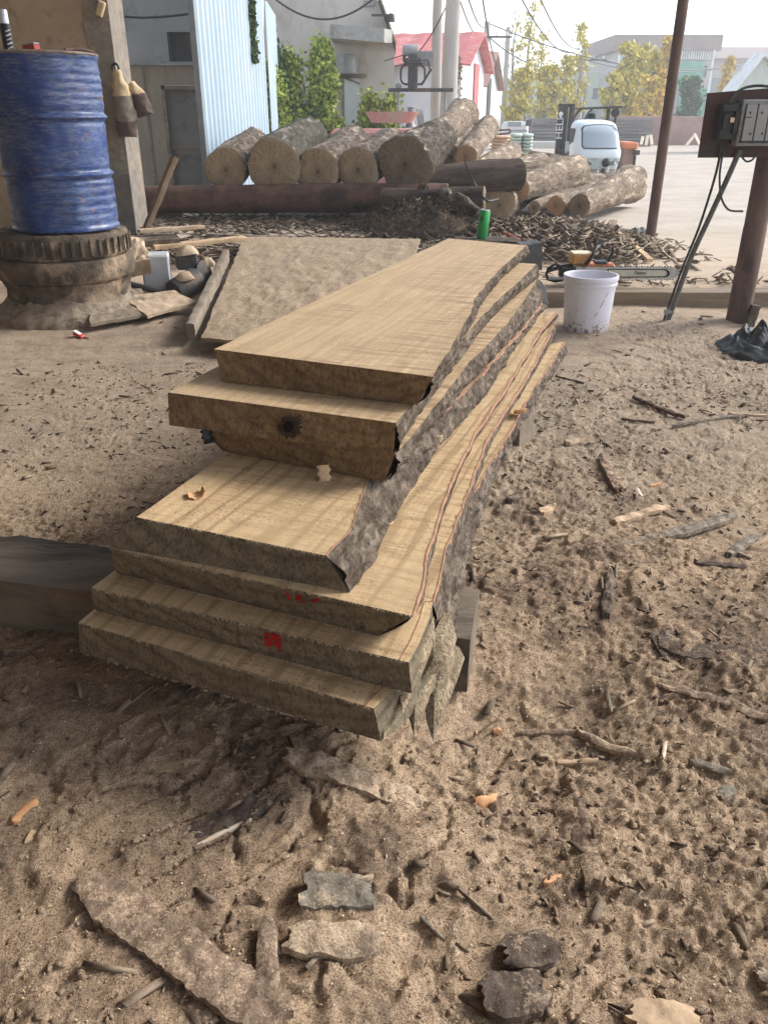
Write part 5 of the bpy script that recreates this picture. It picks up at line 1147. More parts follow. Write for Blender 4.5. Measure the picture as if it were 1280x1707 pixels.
# plastered gable building, D ~ 20
M_bei = mottled('beige_render', (.44, .40, .36), (.52, .475, .43), .9, .9, .15, .004, (.37, .335, .30), 1.6, stretch=(1, 1, .5))
pbg = empty('rendered_building', Vector((0, 20, .1)), label='beige rendered gable building with a concrete canopy over its grey side door', cat='building')
def bx_(px, py, D=20): q = P(px, py, D); return Vector((q.x, q.y - 20, q.z - .1))
m = MB(); poly = [bx_(440, 330), bx_(440, -140), bx_(560, -140), bx_(628, -5), bx_(657, 78), bx_(657, 330)]
for p in poly: p.z = max(p.z, -.3)
m.prism(poly, (0, 7, 0)); m.build('wall', M_bei, pbg)
m = MB(); a_ = bx_(630, -8, 19.8); b_ = bx_(660, 80, 19.8); m.prism([a_, b_, b_ + Z * .12, a_ + Z * .12], (0, 7.4, 0)); m.build('roof_edge', M_gw, pbg)
cz = bx_(600, 52).z; m = MB(); cx0, cx1 = bx_(556, 60).x, bx_(652, 60).x; m.prism([Vector((cx0, -1.3, cz - .22)), Vector((cx1 - .15, -1.3, cz - .30)), Vector((cx1 + .05, 0, cz - .22)), Vector((cx0, 0, cz - .22))], (0, 0, .24)); m.build('canopy', M_conc, pbg)
m = MB(); ddx0, ddx1 = bx_(574, 170).x, bx_(600, 170).x; dzt_ = bx_(580, 131).z; m.box(((ddx0 + ddx1) / 2, -.03, dzt_ / 2), (ddx1 - ddx0, .05, dzt_)); dor = m.build('door', mottled('door_pale', (.42, .44, .45), (.50, .52, .53), 4, .6), pbg)
m = MB(); m.box((ddx0 - .04, -.03, dzt_ / 2), (.05, .08, dzt_ + .1)); m.box(((ddx0 + ddx1) / 2, -.035, dzt_ + .04), (ddx1 - ddx0 + .2, .09, .06)); m.build('frame', M_gw, dor)
m = MB(); q = bx_(580, 108); m.lathe((q.x, -.24, q.z - .18), [(.001, 0), (.19, 0), (.20, .02), (.20, .34), (.19, .36), (.001, .36)], 20, cap0=False, cap1=False); m.build('wall_lamp_drum', M_grey, pbg)
m = MB(); q = bx_(585, 126); m.box((q.x - .1, -.06, q.z), (.9, .05, .06)); m.tube([bx_(545, 118) + Vector((0, -.05, 0)), bx_(560, 124) + Vector((0, -.05, 0)), bx_(600, 140) + Vector((0, -.05, 0))], .025, 6); m.build('pipe', M_gw, pbg)
m = MB(); m.box(bx_(615, 6) + Vector((0, -.03, 0)), (.20, .06, .10)); m.build('vent', M_grey, pbg)
m = MB(); q = bx_(645, 28); m.box(q + Vector((-.1, -.3, 0)), (.45, .05, .04)); m.lathe(q + Vector((.08, -.3, -.12)), [(.001, 0), (.09, .0), (.07, .14), (.001, .16)], 12, cap0=False, cap1=False); m.build('lamp_bracket', M_iron, pbg)
# ---- gabled house (near corner C, directions)
def house(label, cpx, D, yaw, L1, L2, hw, hr, wallm, roofm, over=.25, doors=(), windows=(), root_z=.1, name='house', corr_roof=True):
    c = P(*cpx, D); c.z = root_z; q = Matrix.Rotation(R(yaw), 3, 'Z').to_quaternion(); root = empty(name, c, q, label=label, cat='house')
    # local frame: long wall along -x (to the left), gable along +y (to the back right)
    m = MB(); wallholes(Vector((0, 0, 0)), -X, Y, 0, L1, -.3, hw, [w_[1:] for w_ in windows if w_[0] == 'front'], .2, 0, m)
    m.prism([(-.2, 0.2, -.3), (-.2, L2, -.3), (-.2, L2, hw), (-.2, L2 / 2, hr), (-.2, .2, hw)], (.2, 0, 0)); m.box((-L1 / 2, L2 - .1, hw / 2), (L1 - .45, .2, hw + .5)); m.box((-L1 + .1, L2 / 2, hw / 2), (.2, L2 - .5, hw + .4))
    m.build('wall', wallm, root)
    for s_, ya, yb in ((0, -over, L2 / 2), (1, L2 / 2, L2 + over)):
        k = (hr - hw) / (L2 / 2); za = hw - over * k if s_ == 0 else hr; zb_ = hr if s_ == 0 else hw - over * k; n = int(L1 * 3); V = []; Fc = []
        for i in range(n + 1):
            x = over - (L1 + 2 * over) * i / n; dz = .05 + (.035 if i % 2 else 0)
            V += [Vector((x, ya, za + dz)), Vector((x, yb, zb_ + dz)), Vector((x, yb, zb_ + dz - .05)), Vector((x, ya, za + dz - .05))]
        for i in range(n):
            b = i * 4; Fc += [(b, b + 1, b + 5, b + 4), (b + 3, b + 7, b + 6, b + 2), (b, b + 4, b + 7, b + 3)]
        Fc += [(0, 3, 2, 1), (n * 4, n * 4 + 1, n * 4 + 2, n * 4 + 3)]
        mesh('roof', V, Fc, roofm, root)
    for (kind, a, b, c0, d0, mt) in doors:
        m = MB()
        if kind == 'gable': m.box((.02, (a + b) / 2, (c0 + d0) / 2), (.06, b - a, d0 - c0))
        else: m.box((-(a + b) / 2, -.02, (c0 + d0) / 2), (b - a, .06, d0 - c0))
        m.build('door', mt, root)
    for w_ in windows:
        _, a, b, c0, d0 = w_; m = MB(); m.box((-(a + b) / 2, .12, (c0 + d0) / 2), (b - a, .03, d0 - c0)); wd = m.build('window', M_glass, root)
        m = MB(); 
        for xx in (a, b, (a + b) / 2): m.box((-xx, .07, (c0 + d0) / 2), (.06, .06, d0 - c0))
        for zz in (c0, d0, c0 + (d0 - c0) * .4): m.box((-(a + b) / 2, .068, zz), (b - a, .055, .06))
        m.build('frame', M_white, wd)
    return root
M_redroof = mottled('red_roof_sheet', (.46, .12, .12), (.54, .19, .17), 2, .6, .1, .002, (.56, .30, .26), 3)
M_brroof = mottled('brown_red_roof', (.30, .17, .14), (.36, .22, .18), 2, .7)
M_wh = mottled('whitewash', (.60, .63, .68), (.68, .70, .74), 1.2, .8, .1, .003, (.54, .56, .58), 2)
Mdr = mottled('red_door', (.38, .10, .10), (.44, .15, .14), 4, .6)
zg = lambda py, D: P(640, py, D).z - .1
hs1 = house('white house with a red sheet roof and a red side door behind the concrete poles', (765, 220), 25.5, -14, 9.0, 4.6, zg(104, 25.5), zg(57, 27.6), M_wh, M_redroof, .3,
      doors=[('gable', 2.3, 3.2, -.1, 2.6, Mdr), ('front', .9, 2.1, -.1, 1.1, M_wh)], windows=[('front', 2.4, 4.2, .9, 1.7), ('front', 4.4, 5.4, .9, 1.7)])
hs2 = house('second white house with a brownish roof and tall dark door, behind the red-roofed one', (797, 220), 36, -14, 7, 5.6, zg(140, 36), zg(89, 38.8), M_wh, M_brroof, .3,
      doors=[('gable', 2.0, 3.0, .1, 2.6, M_iron)], windows=[])
m = MB(); q = P(812, 138, 37.5); 
# ---- iron machine on a cross beam in front of the house
mc = empty('loader_head', P(690, 150, 17.5), label='dark iron loader head with looped guards and a tank, before the red-roofed house', cat='machine')
def q_(px, py, d=0): return P(px, py, 17.5 + d) - mc.location
mm = mpp(P(690, 150, 17.5))
m = MB(); m.box(q_(688, 122), (16 * mm, .25, 52 * mm), None, 0, .02); m.box(q_(689, 103), (30 * mm, .3, 10 * mm), None, 0, .03); m.build('mast_body', M_iron, mc)
m = MB(); m.lathe(q_(671, 84), [(.001, 0), (8 * mm, 0), (8.4 * mm, .02), (8.4 * mm, 24 * mm), (8 * mm, 24.5 * mm), (.001, 24.5 * mm)], 20, M=Matrix.Rotation(R(90), 3, 'Y') @ Matrix.Identity(3), cap0=False, cap1=False); auto(m.build('tank', M_grey, mc), 40)
for s_ in (-1, 1):
    m = MB(); xo = 688 + s_ * 4; pts_ = [q_(xo, 108), q_(xo + s_ * 12, 109), q_(xo + s_ * 16, 114), q_(xo + s_ * 16, 134), q_(xo + s_ * 12, 140), q_(xo, 141)]; m.tube(resample(smoothed(resample(pts_, 24), 2), 24), 1.6 * mm, 8); auto(m.build('looped_guard', M_iron, mc), 60)
m = MB(); m.tube([q_(674, 92), q_(674, 104)], 2 * mm, 8); m.tube([q_(686, 90), q_(686, 104)], 2 * mm, 8); m.tube([q_(672, 90), q_(672, 102)], mm, 6); m.build('tank_strut', M_iron, mc)
m = MB(); m.tube([q_(705, 100), q_(713, 100), q_(716, 115), q_(718, 118)], 1.2 * mm, 6); m.tube([q_(719, 115), q_(702, 142)], 2.0 * mm, 6); m.build('brace', M_iron, mc)
m = MB(); m.box(q_(701, 150), (108 * mm, .14, 5.5 * mm), None, 0, .01); m.build('cross_beam', M_iron, mc)
m = MB(); m.box(q_(708, 98, .1), (28 * mm, .05, 22 * mm)); m.build('side_panel', M_grey, mc)
m = MB(); m.tube([q_(664, 205), q_(664, 145)], 2.6 * mm, 10); m.lathe(q_(664, 146), [(.001, 0), (5 * mm, 0), (5.5 * mm, 3 * mm), (3 * mm, 6 * mm), (.001, 7 * mm)], 12, cap0=False, cap1=False); m.lathe(q_(665, 212), [(2.6 * mm, 0), (3 * mm, 5 * mm)], 12); auto(m.build('support_post', M_grey, mc), 50)
m = MB(); m.tube([q_(742, 205), q_(742, 152)], 2.2 * mm, 10); m.build('support_post', M_grey, mc)
m = MB(); m.tube(resample(smoothed([q_(672, 92), q_(660, 94), q_(650, 100), q_(640, 102)], 2), 12), .8 * mm, 6); m.build('hose', M_iron, mc)
# reddish body and bowl below it
M_rb = mottled('faded_red_paint', (.42, .17, .15), (.50, .24, .21), 3, .7, .1, .002, (.40, .28, .25), 3)
single('machine_hull', MB().box(P(670, 214, 16.8) + Vector((0, .8, -.62)), (2.7, 1.6, 1.2), None, 0, .06), M_rb, 'faded red machine body behind the raised log row', 'machine body')
m = MB(); cb2 = P(653, 207, 16.0); m.lathe(cb2, [(.001, .02), (.36, .02), (.42, .12), (.47, .18), (.48, .20), (.44, .20), (.38, .10), (.001, .06)], 32, cap0=False, cap1=False); auto(single('red_basin', m, M_rb, 'round reddish basin standing behind the raised log row', 'basin'), 40)
m = MB(); m.lathe(P(684, 213, 16.1), [(.11, 0), (.06, .08), (.05, .30), (.07, .33), (.001, .36)], 14, cap1=False); auto(single('pipe_stub', m, M_grey, 'pale pipe stub standing right of the reddish basin', 'pipe'), 50)
m = MB(); m.lathe(P(702, 208, 16.6), [(.02, -.05), (.30, -.05), (.30, .05), (.02, .05)], 28, M=Matrix.Rotation(R(80), 3, 'Y')); auto(single('grey_wheel', m, M_conc, 'grey wheel half hidden behind the largest round log', 'wheel'), 50)
# ---- poles and wires
M_cp = mottled('concrete_pole', (.36, .33, .30), (.45, .42, .385), 5, .9, .2, .003, stretch=(1, 1, .3))
def pole(px, pyb, pyt, D, r, label, cat='pole', arms=(), xt=None, zb=None):
    b = P(px, pyb, D); t = P(px if xt is None else xt, pyt, D); b.z = H(b.x, b.y) - .1 if zb is None else zb
    root = empty('utility_pole', b, label=label, cat='utility pole', group='concrete poles along the yard'); m = MB(); m.tube([Vector((0, 0, 0)), (t - b)], [r * 1.15, r * .8], 14); auto(m.build('shaft', M_cp, root), 50)
    for (py, l_, r2) in arms:
        q = P(px if xt is None else (px + (xt - px) * (pyb - py) / (pyb - pyt)), py, D) - b; m = MB(); m.box(q + Vector((0, -r, 0)), (l_, .08, .08)); m.build('crossarm', M_iron, root)
        for s_ in (-.42, -.2, .2, .42): m = MB(); m.lathe(q + Vector((l_ * s_, -r, .04)), [(.05, 0), (.035, .10), (.055, .14), (.001, .18)], 8, cap1=False); m.build('insulator', M_white, root)
    return root
pole(726, 215, -60, 22, .13, 'slimmer of the two tall concrete poles in front of the red-roofed house', xt=730.5)
pole(744, 215, -60, 21, .19, 'thicker of the two tall concrete poles in front of the red-roofed house', xt=758)
pole(803, 205, 36, 42, .15, 'concrete pole with a cross arm right of the second white house', arms=[(62, 2.2, .1)], xt=812)
pole(838, 205, 45, 50, .14, 'plain pole between the second white house and the yellow trees', xt=847)
pole(963, 200, 68, 56, .16, 'far concrete pole with a cross arm behind the forklift', arms=[(100, 2.6, .1)], xt=977)
def wire(a, b, sag, label, r=.018):
    A, B = P(*a), P(*b); m = MB(); m.tube([A.lerp(B, i / 24) - Z * (sag * 4 * (i / 24) * (1 - i / 24)) for i in range(25)], r, 5); single('overhead_wire', m, M_cab, label, 'wire', 'overhead wires across the sky')
wire((812, 38, 42), (1290, 96, 60), 1.2, 'long overhead wire running from the cross-arm pole to the right edge', .03)
wire((815, 62, 42), (975, 100, 56), .8, 'overhead wire between the two cross-arm poles', .03)
wire((977, 100, 56), (1285, 86, 70), 1.0, 'overhead wire from the far pole over the big building', .035)
wire((757, -30, 21), (812, 60, 42), .5, 'steep wire from the thick concrete pole to the cross-arm pole', .018)
wire((770, -40, 18), (812, 40, 42), .4, 'steepest wire at the top of the sky right of the thick pole', .018)
wire((800, -30, 20), (842, 110, 50), .8, 'sloping wire right of the steepest wire', .02)
wire((850, -40, 24), (965, 80, 56), .8, 'sloping wire in the open sky above the bare trees', .022)
wire((885, -40, 24), (977, 72, 56), .8, 'second sloping wire in the open sky beside the first', .022)
wire((455, -5, 19), (650, -30, 19), .5, 'thin wire in front of the beige gable', .02)
wire((655, 110, 24), (757, -20, 21), .4, 'drooping wire between beige gable and thick pole', .015)
# ---- far buildings
def block(label, px0, px1, pyt, D, depth, wm, floors=0, cols=0, name='building', pyb=215, yaw=0, balc=False, roofm=None):
    a = P(px0, pyb, D); b = P(px1, pyb, D); zt_ = P((px0 + px1) / 2, pyt, D).z; w_ = (b - a).length; root = empty(name, Vector((a.x, D, .1)), label=label, cat='building'); h = zt_ - .1
    holes = []; fh = h / max(1, floors + .5)
    for f in range(floors):
        for c in range(cols): x = w_ * (c + .5) / cols; holes.append((x - w_ / cols * .28, x + w_ / cols * .28, fh * f + fh * .35, fh * f + fh * .85))
    m = wallholes(Vector((0, 0, 0)), X, Y, 0, w_, -1, h, holes, .3); m.box((w_ / 2, depth / 2 + .4, h / 2), (w_ - .1, depth, h - .1)); m.build('wall', wm, root)
    for (x0_, x1_, z0_, z1_) in holes:
        m = MB(); m.box(((x0_ + x1_) / 2, .22, (z0_ + z1_) / 2), (x1_ - x0_, .06, z1_ - z0_)); m.build('window', M_glass, root)
    if roofm:
        m = MB(); m.prism([(-.4, -.6, h), (-.4, depth / 2, h + h * .16), (-.4, depth + .6, h)], (w_ + .8, 0, 0)); m.build('roof', roofm, root)
    return root, w_, h, fh
M_pg = mottled('pale_green_wall', (.50, .56, .42), (.56, .61, .48), .5, .9); M_gb2 = mottled('grey_building', (.40, .37, .34), (.47, .44, .41), .6, .9)
M_net = mottled('green_netting', (.07, .24, .17), (.12, .32, .22), .8, .8, .2, .02, (.22, .38, .30), .7)
M_broof = mottled('dark_roof', (.22, .17, .15), (.28, .22, .19), 1, .8)
block('long low pale green building far behind the yellow trees', 868, 1020, 122, 86, 14, M_pg, 2, 7)
root, w_, h, fh = block('tall grey building wrapped in green netting behind the yellow trees', 1016, 1168, 84, 80, 16, M_gb2, 3, 6, roofm=None)
m = MB(); m.box((w_ / 2, 5, h + .55), (w_ + 1, 11, 1.2)); m.build('roof', M_broof, root)
for k in range(2):
    m = MB(); m.box((w_ * (.42 + .34 * k), -.35, h * .70), (w_ * .30, .12, h * .34)); m.build('safety_net', M_net, root)
m = MB(); m.box((w_ * .84, -.4, h * .28), (w_ * .3, .12, h * .5)); m.build('safety_net', M_net, root)
for k, xx in enumerate((.0, .36, .99)): m = MB(); m.box((w_ * xx, -.5, h / 2), (.16, .16, h)); m.build('downpipe', M_white, root)
m = MB()
for k in range(40): m.box((w_ * (k + .5) / 40, -.3, h - .35), (.10, .10, .7))
m.box((w_ / 2, -.3, h), (w_, .12, .10)); m.build('balustrade', M_white, root)
root, w_, h, fh = block('long brownish building with balconies at the right behind the white gable', 1166, 1330, 98, 84, 14, M_gb2, 2, 5)
m = MB(); m.prism([(-.2, -.6, h), (-.2, 7, h + 1.4), (-.2, 14, h)], (w_ + 1, 0, 0)); m.build('roof', M_broof, root)
m = MB(); m.box((w_ * .42, -1.0, h * .44), (w_ * .5, .1, .12))
for k in range(26): m.box((w_ * (.18 + .48 * k / 25), -1.0, h * .38), (.09, .09, .9))
m.box((w_ * .42, -.5, h * .30), (w_ * .5, 1.1, .15)); m.build('balcony', M_white, root)
# white gable shed at right
gs = empty('gable_shed', Vector((0, 32, .1)), label='pale green-white gable shed cut off by the right edge above the switch board', cat='shed')
def gx_(px, py): q = P(px, py, 32); return Vector((q.x, 0, q.z - .1))
m = MB(); a_ = gx_(1216, 158); pk_ = gx_(1268, 95); c_ = gx_(1340, 150); m.prism([Vector((a_.x, 0, -.3)), Vector((a_.x, 0, a_.z)), pk_, Vector((c_.x, 0, c_.z)), Vector((c_.x, 0, -.3))], (0, .8, 0)); m.build('wall', mottled('gable_paint', (.46, .50, .46), (.52, .56, .52), 1.5, .8), gs)
for s_, e in ((a_, pk_), (pk_, c_)):
    m = MB(); d_ = (e - s_).normalized(); s2 = s_ - d_ * (.05 if s_ is a_ else 0); e2 = e + d_ * (.25 if e is c_ else 0); m.prism([s2 + Vector((0, -.3, .02)), e2 + Vector((0, -.3, .02)), e2 + Vector((0, -.3, .14)), s2 + Vector((0, -.3, .14))], (0, 1.1, 0)); m.build('roof', M_white, gs)
# ---- stacked timber fence and walls at the yard's far end
def stack(px0, px1, pyt, D, dep, mat, label, cat, rows=9, name='timber_stack'):
    a = P(px0, 235, D); b = P(px1, 235, D); zt_ = P((px0 + px1) / 2, pyt, D).z; m = MB(); h = (zt_ - .08) / rows; g = random.Random(px0)
    for r_ in range(rows):
        x = a.x
        while x < b.x: l_ = g.uniform(1.8, 3.4); m.box(((x + min(b.x, x + l_)) / 2, D + dep / 2 + g.uniform(-.08, .08), .08 + h * (r_ + .5)), (min(b.x, x + l_) - x - .03, dep, h * g.uniform(.72, .92))); x += l_
    return single(name, m, mat, label, cat)
stack(885, 1085, 197, 38, 1.2, mottled('weathered_stack', (.13, .12, .115), (.26, .245, .235), 3, .9, .4, .01, stretch=(.3, 1, 3)), 'long stack of dark weathered boards at the far end of the yard behind the forklift', 'timber stack')
single('red_wall', MB().box(P(1110, 222, 40) + Vector((0, 0, -.02)), (5.2, .3, 1.4), None, 0, .02), mottled('faded_brick', (.30, .19, .16), (.38, .25, .21), 2, .9), 'low faded brick-red wall at the far right end of the yard', 'wall')
single('red_wall', MB().box(P(900, 222, 42) + Vector((0, 0, 0)), (1.2, .3, 1.2), None, 0, .02), mottled('faded_brick_pink', (.42, .25, .24), (.5, .32, .3), 2, .9), 'short pinkish panel behind the white truck', 'panel')
for k, (x0_, y0_, x1_, y1_, lb) in enumerate(((1143, 242, 1158, 224, 'left leg of the tripod of laths by the far wall'), (1166, 242, 1157, 223, 'right leg of the tripod of laths by the far wall'), (1068, 241, 1071, 228, 'short pale lath leaning on the dark board stack, left one'), (1076, 242, 1079, 226, 'wide pale lath leaning on the dark board stack, middle one'), (1086, 241, 1084, 225, 'pale lath leaning on the dark board stack, right one'))):
    beam('lath', P(x0_, y0_, 36.5), P(x1_, y1_, 37), .12, .04, M_pale, lb, 'lath', seed=60 + k, ns=6)
single('concrete_kerb', MB().box(P(905, 243, 36) + Vector((0, 0, 0)), (3.2, .5, .35), None, 0, .03), mottled('pale_kerb', (.48, .48, .44), (.55, .55, .5), 3, .9), 'pale low concrete kerb block left of the forklift mast', 'kerb')
# ---- trees
M_trunk = mottled('poplar_trunk', (.30, .27, .23), (.40, .37, .32), 6, .9, .3, .01, (.15, .13, .11), 5)
M_yl1 = island_mat('yellow_leaves', [(.66, .52, .07), (.74, .60, .09), (.52, .46, .08), (.78, .66, .16), (.44, .44, .10)], .7, 3)
M_yl2 = island_mat('orange_yellow_leaves', [(.74, .48, .08), (.80, .56, .10), (.62, .42, .08), (.5, .44, .08)], .7, 3)
M_grn = island_mat('green_leaves', [(.06, .11, .03), (.10, .16, .04), (.16, .22, .06), (.04, .08, .025)], .7, 3)
M_ygrn = island_mat('yellow_green_leaves', [(.34, .42, .07), (.44, .50, .10), (.22, .30, .05), (.52, .54, .13), (.14, .20, .05)], .7, 3)
def leafmesh(name, C, sz, mat, par, seed):
    g = np.random.default_rng(seed); n = len(C); C = np.asarray(C, float); a = g.normal(size=(n, 3)); a /= np.linalg.norm(a, axis=1)[:, None]; b = np.cross(a, g.normal(size=(n, 3))); b /= np.linalg.norm(b, axis=1)[:, None]; s_ = g.uniform(.5, 1, (n, 1)) * sz; c = np.cross(a, b)
    V = np.stack([C + a * s_, C + b * s_ * .6 + c * s_ * .12, C - a * s_, C - b * s_ * .6 + c * s_ * .12], 1).reshape(-1, 3)
    Fq = (np.arange(n) * 4)[:, None] + np.array([[0, 1, 2, 3]]); me_ = bpy.data.meshes.new(name); me_.from_pydata(V.tolist(), [], Fq.tolist()); me_.materials.append(mat)
    o = bpy.data.objects.new(name, me_); COL.objects.link(o); o.parent = par; return o
def tree(px, pyt, D, wpx, nl, mat, label, seed, sz=.16, bare=.0, low=.18, name='poplar_tree', group='poplars beyond the yard', r=.12, limbs=26):
    g = random.Random(seed); b = P(px, 225, D); b.z = .1; top = P(px, pyt, D).z; h = top - .1; wd = wpx * mpp(b); root = empty(name, b, label=label, cat='tree', group=group)
    tr = MB(); ln = MB(); pts_ = [Vector((mn.noise(Vector((seed, t * .3, 0))) * .35 * t / 8, 0, h * t / 8)) for t in range(9)]; tr.tube(pts_, [r * (1 - t / 8.6) + .008 for t in range(9)], 8); C = []
    for k in range(limbs):
        t = low + (1 - low) * (k + g.random()) / limbs; st = Vector((0, 0, h * t)); a = g.uniform(0, 6.28); l_ = wd * (.5 + .6 * g.random()) * (1.15 - t) * 1.2 + .15; rise = l_ * g.uniform(.7, 1.7)
        e = st + Vector((math.cos(a) * l_, math.sin(a) * l_, rise)); e.z = min(e.z, h * 1.0); mid = st.lerp(e, .5) + Vector((0, 0, -l_ * .12)); ln.tube([st, mid, e], [r * .32 * (1 - t * .6), r * .2 * (1 - t * .6), .008], 5)
        for j in range(3):
            s0 = mid.lerp(e, g.random()); e2 = s0 + Vector((g.gauss(0, .3), g.gauss(0, .3), g.uniform(.2, .6))) * l_ * .7; ln.tube([s0, e2], [.018, .006], 4)
            if g.random() > bare:
                for _ in range(int(nl * .62 / limbs / 3)): q = s0.lerp(e2, g.random()); C.append((q.x + g.gauss(0, .16 * wd + .06), q.y + g.gauss(0, .16 * wd + .06), q.z + g.gauss(0, .14 * wd + .05)))
    tr.build('trunk', M_trunk, root, True); ln.build('limb', M_trunk, root, True)
    if C: leafmesh('crown', C, sz, mat, root, seed)
    return root
TR = [(848, 20, 52, 14, 500, M_yl1, 'tall nearly bare poplar right of the cross-arm pole', .72, .3), (872, 5, 50, 16, 900, M_yl1, 'tallest poplar, bare on top with sparse yellow leaves below', .55, .2),
      (893, 60, 60, 14, 900, M_yl1, 'thin poplar with yellow leaves right of the tallest one', .5, .2), (862, 120, 46, 18, 1800, M_yl1, 'low yellow-green poplar left of the forklift mast', .15, .1),
      (905, 118, 48, 18, 1900, M_yl1, 'round low yellow poplar above the forklift mast', .15, .1), (935, 100, 50, 16, 1500, M_yl1, 'yellow poplar between forklift mast and far pole', .2, .1),
      (957, 45, 52, 13, 1300, M_yl1, 'tall slim poplar with leaf tufts near the far pole', .35, .15), (1030, 80, 48, 17, 3000, M_yl1, 'dense yellow poplar above the three-wheeler cab', .05, .1),
      (1052, 82, 50, 13, 2600, M_yl1, 'slim golden poplar right of the dense one', .05, .1), (1078, 92, 47, 13, 2300, M_yl1, 'golden poplar in the middle of the netted building', .05, .1),
      (1097, 68, 46, 11, 1700, M_yl2, 'orange-yellow slender poplar left of the slim post', .1, .25), (1076, 135, 44, 18, 1500, M_yl2, 'low orange poplar in front of the netted building', .15, .1),
      (1195, 98, 55, 7, 1500, M_yl2, 'small orange poplar right of the slim post', .05, .2), (1012, 130, 46, 13, 1300, M_yl1, 'low yellow poplar behind the forklift roof', .1, .1), (1140, 135, 52, 16, 2400, M_grn, 'dark green tree behind the slim post', .0, .1)]
for k, (px, pyt, D, wpx, nl, mt, lb, br, lo) in enumerate(TR): tree(px, pyt, D, wpx, nl, mt, lb, 100 + k, .17, br, lo)
def shrub(px, pyb, pyt, D, wpx, n, mat, label, seed, stem=True, name='shrub', cat='shrub'):
    g = random.Random(seed); b = P(px, pyb, D); b.z = .1; h = P(px, pyt, D).z - .1; wd = wpx * mpp(b) / 2; root = empty(name, b, label=label, cat=cat, group='shrubs by the beige building'); C = []
    m = MB()
    for k in range(7): a = g.uniform(0, 6.28); m.tube([(0, 0, 0), (math.cos(a) * wd * .3, math.sin(a) * wd * .3, h * .4), (math.cos(a) * wd * .35, math.sin(a) * wd * .35, h * .85)], [.03, .02, .006], 5)
    m.build('stem', M_trunk, root)
    cl = [(g.uniform(0, 6.28), g.random() ** .6, g.random()) for _ in range(60)]
    for _ in range(n):
        a, rr, t = cl[g.randrange(60)]; w_ = wd * (1 - t ** 2.2) * .95 + .05; C.append((math.cos(a) * rr * w_ + g.gauss(0, .09), math.sin(a) * rr * w_ + g.gauss(0, .09), h * t * .97 + g.gauss(0, .13)))
    leafmesh('foliage', C, .075, mat, root, seed)
shrub(458, 235, 118, 17.5, 44, 4200, M_ygrn, 'leftmost shrub, climbing beside the blue sheeting', 1)
shrub(492, 235, 100, 18.5, 44, 4200, M_ygrn, 'yellow-green shrub second from the left against the beige wall', 2)
shrub(472, 235, 75, 18.2, 16, 1100, M_grn, 'dark climber rising between sheeting and beige wall', 3)
shrub(540, 235, 78, 18.6, 58, 6500, M_ygrn, 'tall cone-shaped yellow-green shrub left of the grey door', 4)
shrub(615, 240, 168, 18.8, 34, 2200, M_ygrn, 'low shrub right of the grey door', 5)
shrub(648, 240, 160, 18.6, 30, 2000, M_ygrn, 'bright green shrub at the corner of the beige building', 6)
g_ = random.Random(5); C = []
for _ in range(420):
    t = g_.random(); q = P(418 + g_.gauss(0, 3.0) + 8 * t, -20 + 125 * t, 14.55 ); C.append((q.x, q.y - abs(g_.gauss(0, .05)), q.z))
cr = empty('creeper', (0, 0, 0), label='thin green creeper hanging down the blue corrugated sheeting', cat='creeper'); leafmesh('foliage', C, .06, M_grn, cr, 9)
m = MB(); m.tube([P(417, -30, 14.6), P(420, 40, 14.6), P(427, 105, 14.6)], .012, 5); m.build('stem', M_trunk, cr)
C = []
for _ in range(260):
    q = P(760 + g_.gauss(0, 5) , 95 + abs(g_.gauss(0, 40)), 25.2); C.append((q.x, q.y - .1, q.z))
cr = empty('creeper', (0, 0, 0), label='dry brownish creeper on the corner of the red-roofed house', cat='creeper'); leafmesh('foliage', C, .06, M_b1, cr, 9)
m = MB(); m.tube([P(763, 200, 25.2), P(760, 150, 25.2), P(757, 95, 25.2)], .02, 5); m.build('stem', M_trunk, cr)

# ============================================================ VEHICLES AND SACKS IN THE YARD
# three-wheeler cab
DT = 18.6; tk = empty('three_wheeler', Vector((P(993, 300, DT).x, DT, .1)), label='white cargo three-wheeler with a rounded cab facing the shed, behind the pale logs', cat='three-wheeler')
M_tw = NT('cab_paint').done((.60, .66, .68), .3, spec=.5); M_tgb = mottled('cab_lower_paint', (.36, .42, .42), (.44, .50, .50), 4, .5, .1, .001, (.28, .27, .24), 5)
s_t = 1.0; k_ = mpp(P(993, 250, DT)); hz = lambda py: P(993, py, DT).z - .1; xw = lambda px: (px - 993) * k_
secs = []  # (z, half width, front y, round)
prof = [(hz(300), 30, .02), (hz(285), 35, -.05), (hz(262), 38.5, -.14), (hz(252), 38.5, -.14), (hz(245), 37.5, -.04), (hz(225), 36, .10), (hz(212), 34.5, .20), (hz(206), 32, .26), (hz(202), 26, .40), (hz(200), 16, .55)]
nn2 = 28; V = []; Fc = []
for (z, hw_, yf) in prof:
    hw_ *= k_; dp_ = 1.05
    for i in range(nn2):
        a = 2 * math.pi * i / nn2; c, s = math.cos(a), math.sin(a); e = .38
        x = math.copysign(abs(c) ** e, c) * hw_; y = yf + dp_ / 2 + math.copysign(abs(s) ** e, s) * (dp_ / 2 - (0 if z < hz(215) else yf * .4)) - (math.cos(x / hw_ * 1.3) * .10 - .05 if s < 0 else 0); V.append(Vector((x, y, z)))
for j in range(len(prof) - 1):
    for i in range(nn2): Fc.append((j * nn2 + i, j * nn2 + (i + 1) % nn2, (j + 1) * nn2 + (i + 1) % nn2, (j + 1) * nn2 + i))
Fc += [tuple(range(nn2))[::-1], tuple((len(prof) - 1) * nn2 + i for i in range(nn2))]
o = mesh('cab', V, Fc, M_tw, tk); auto(o, 60)
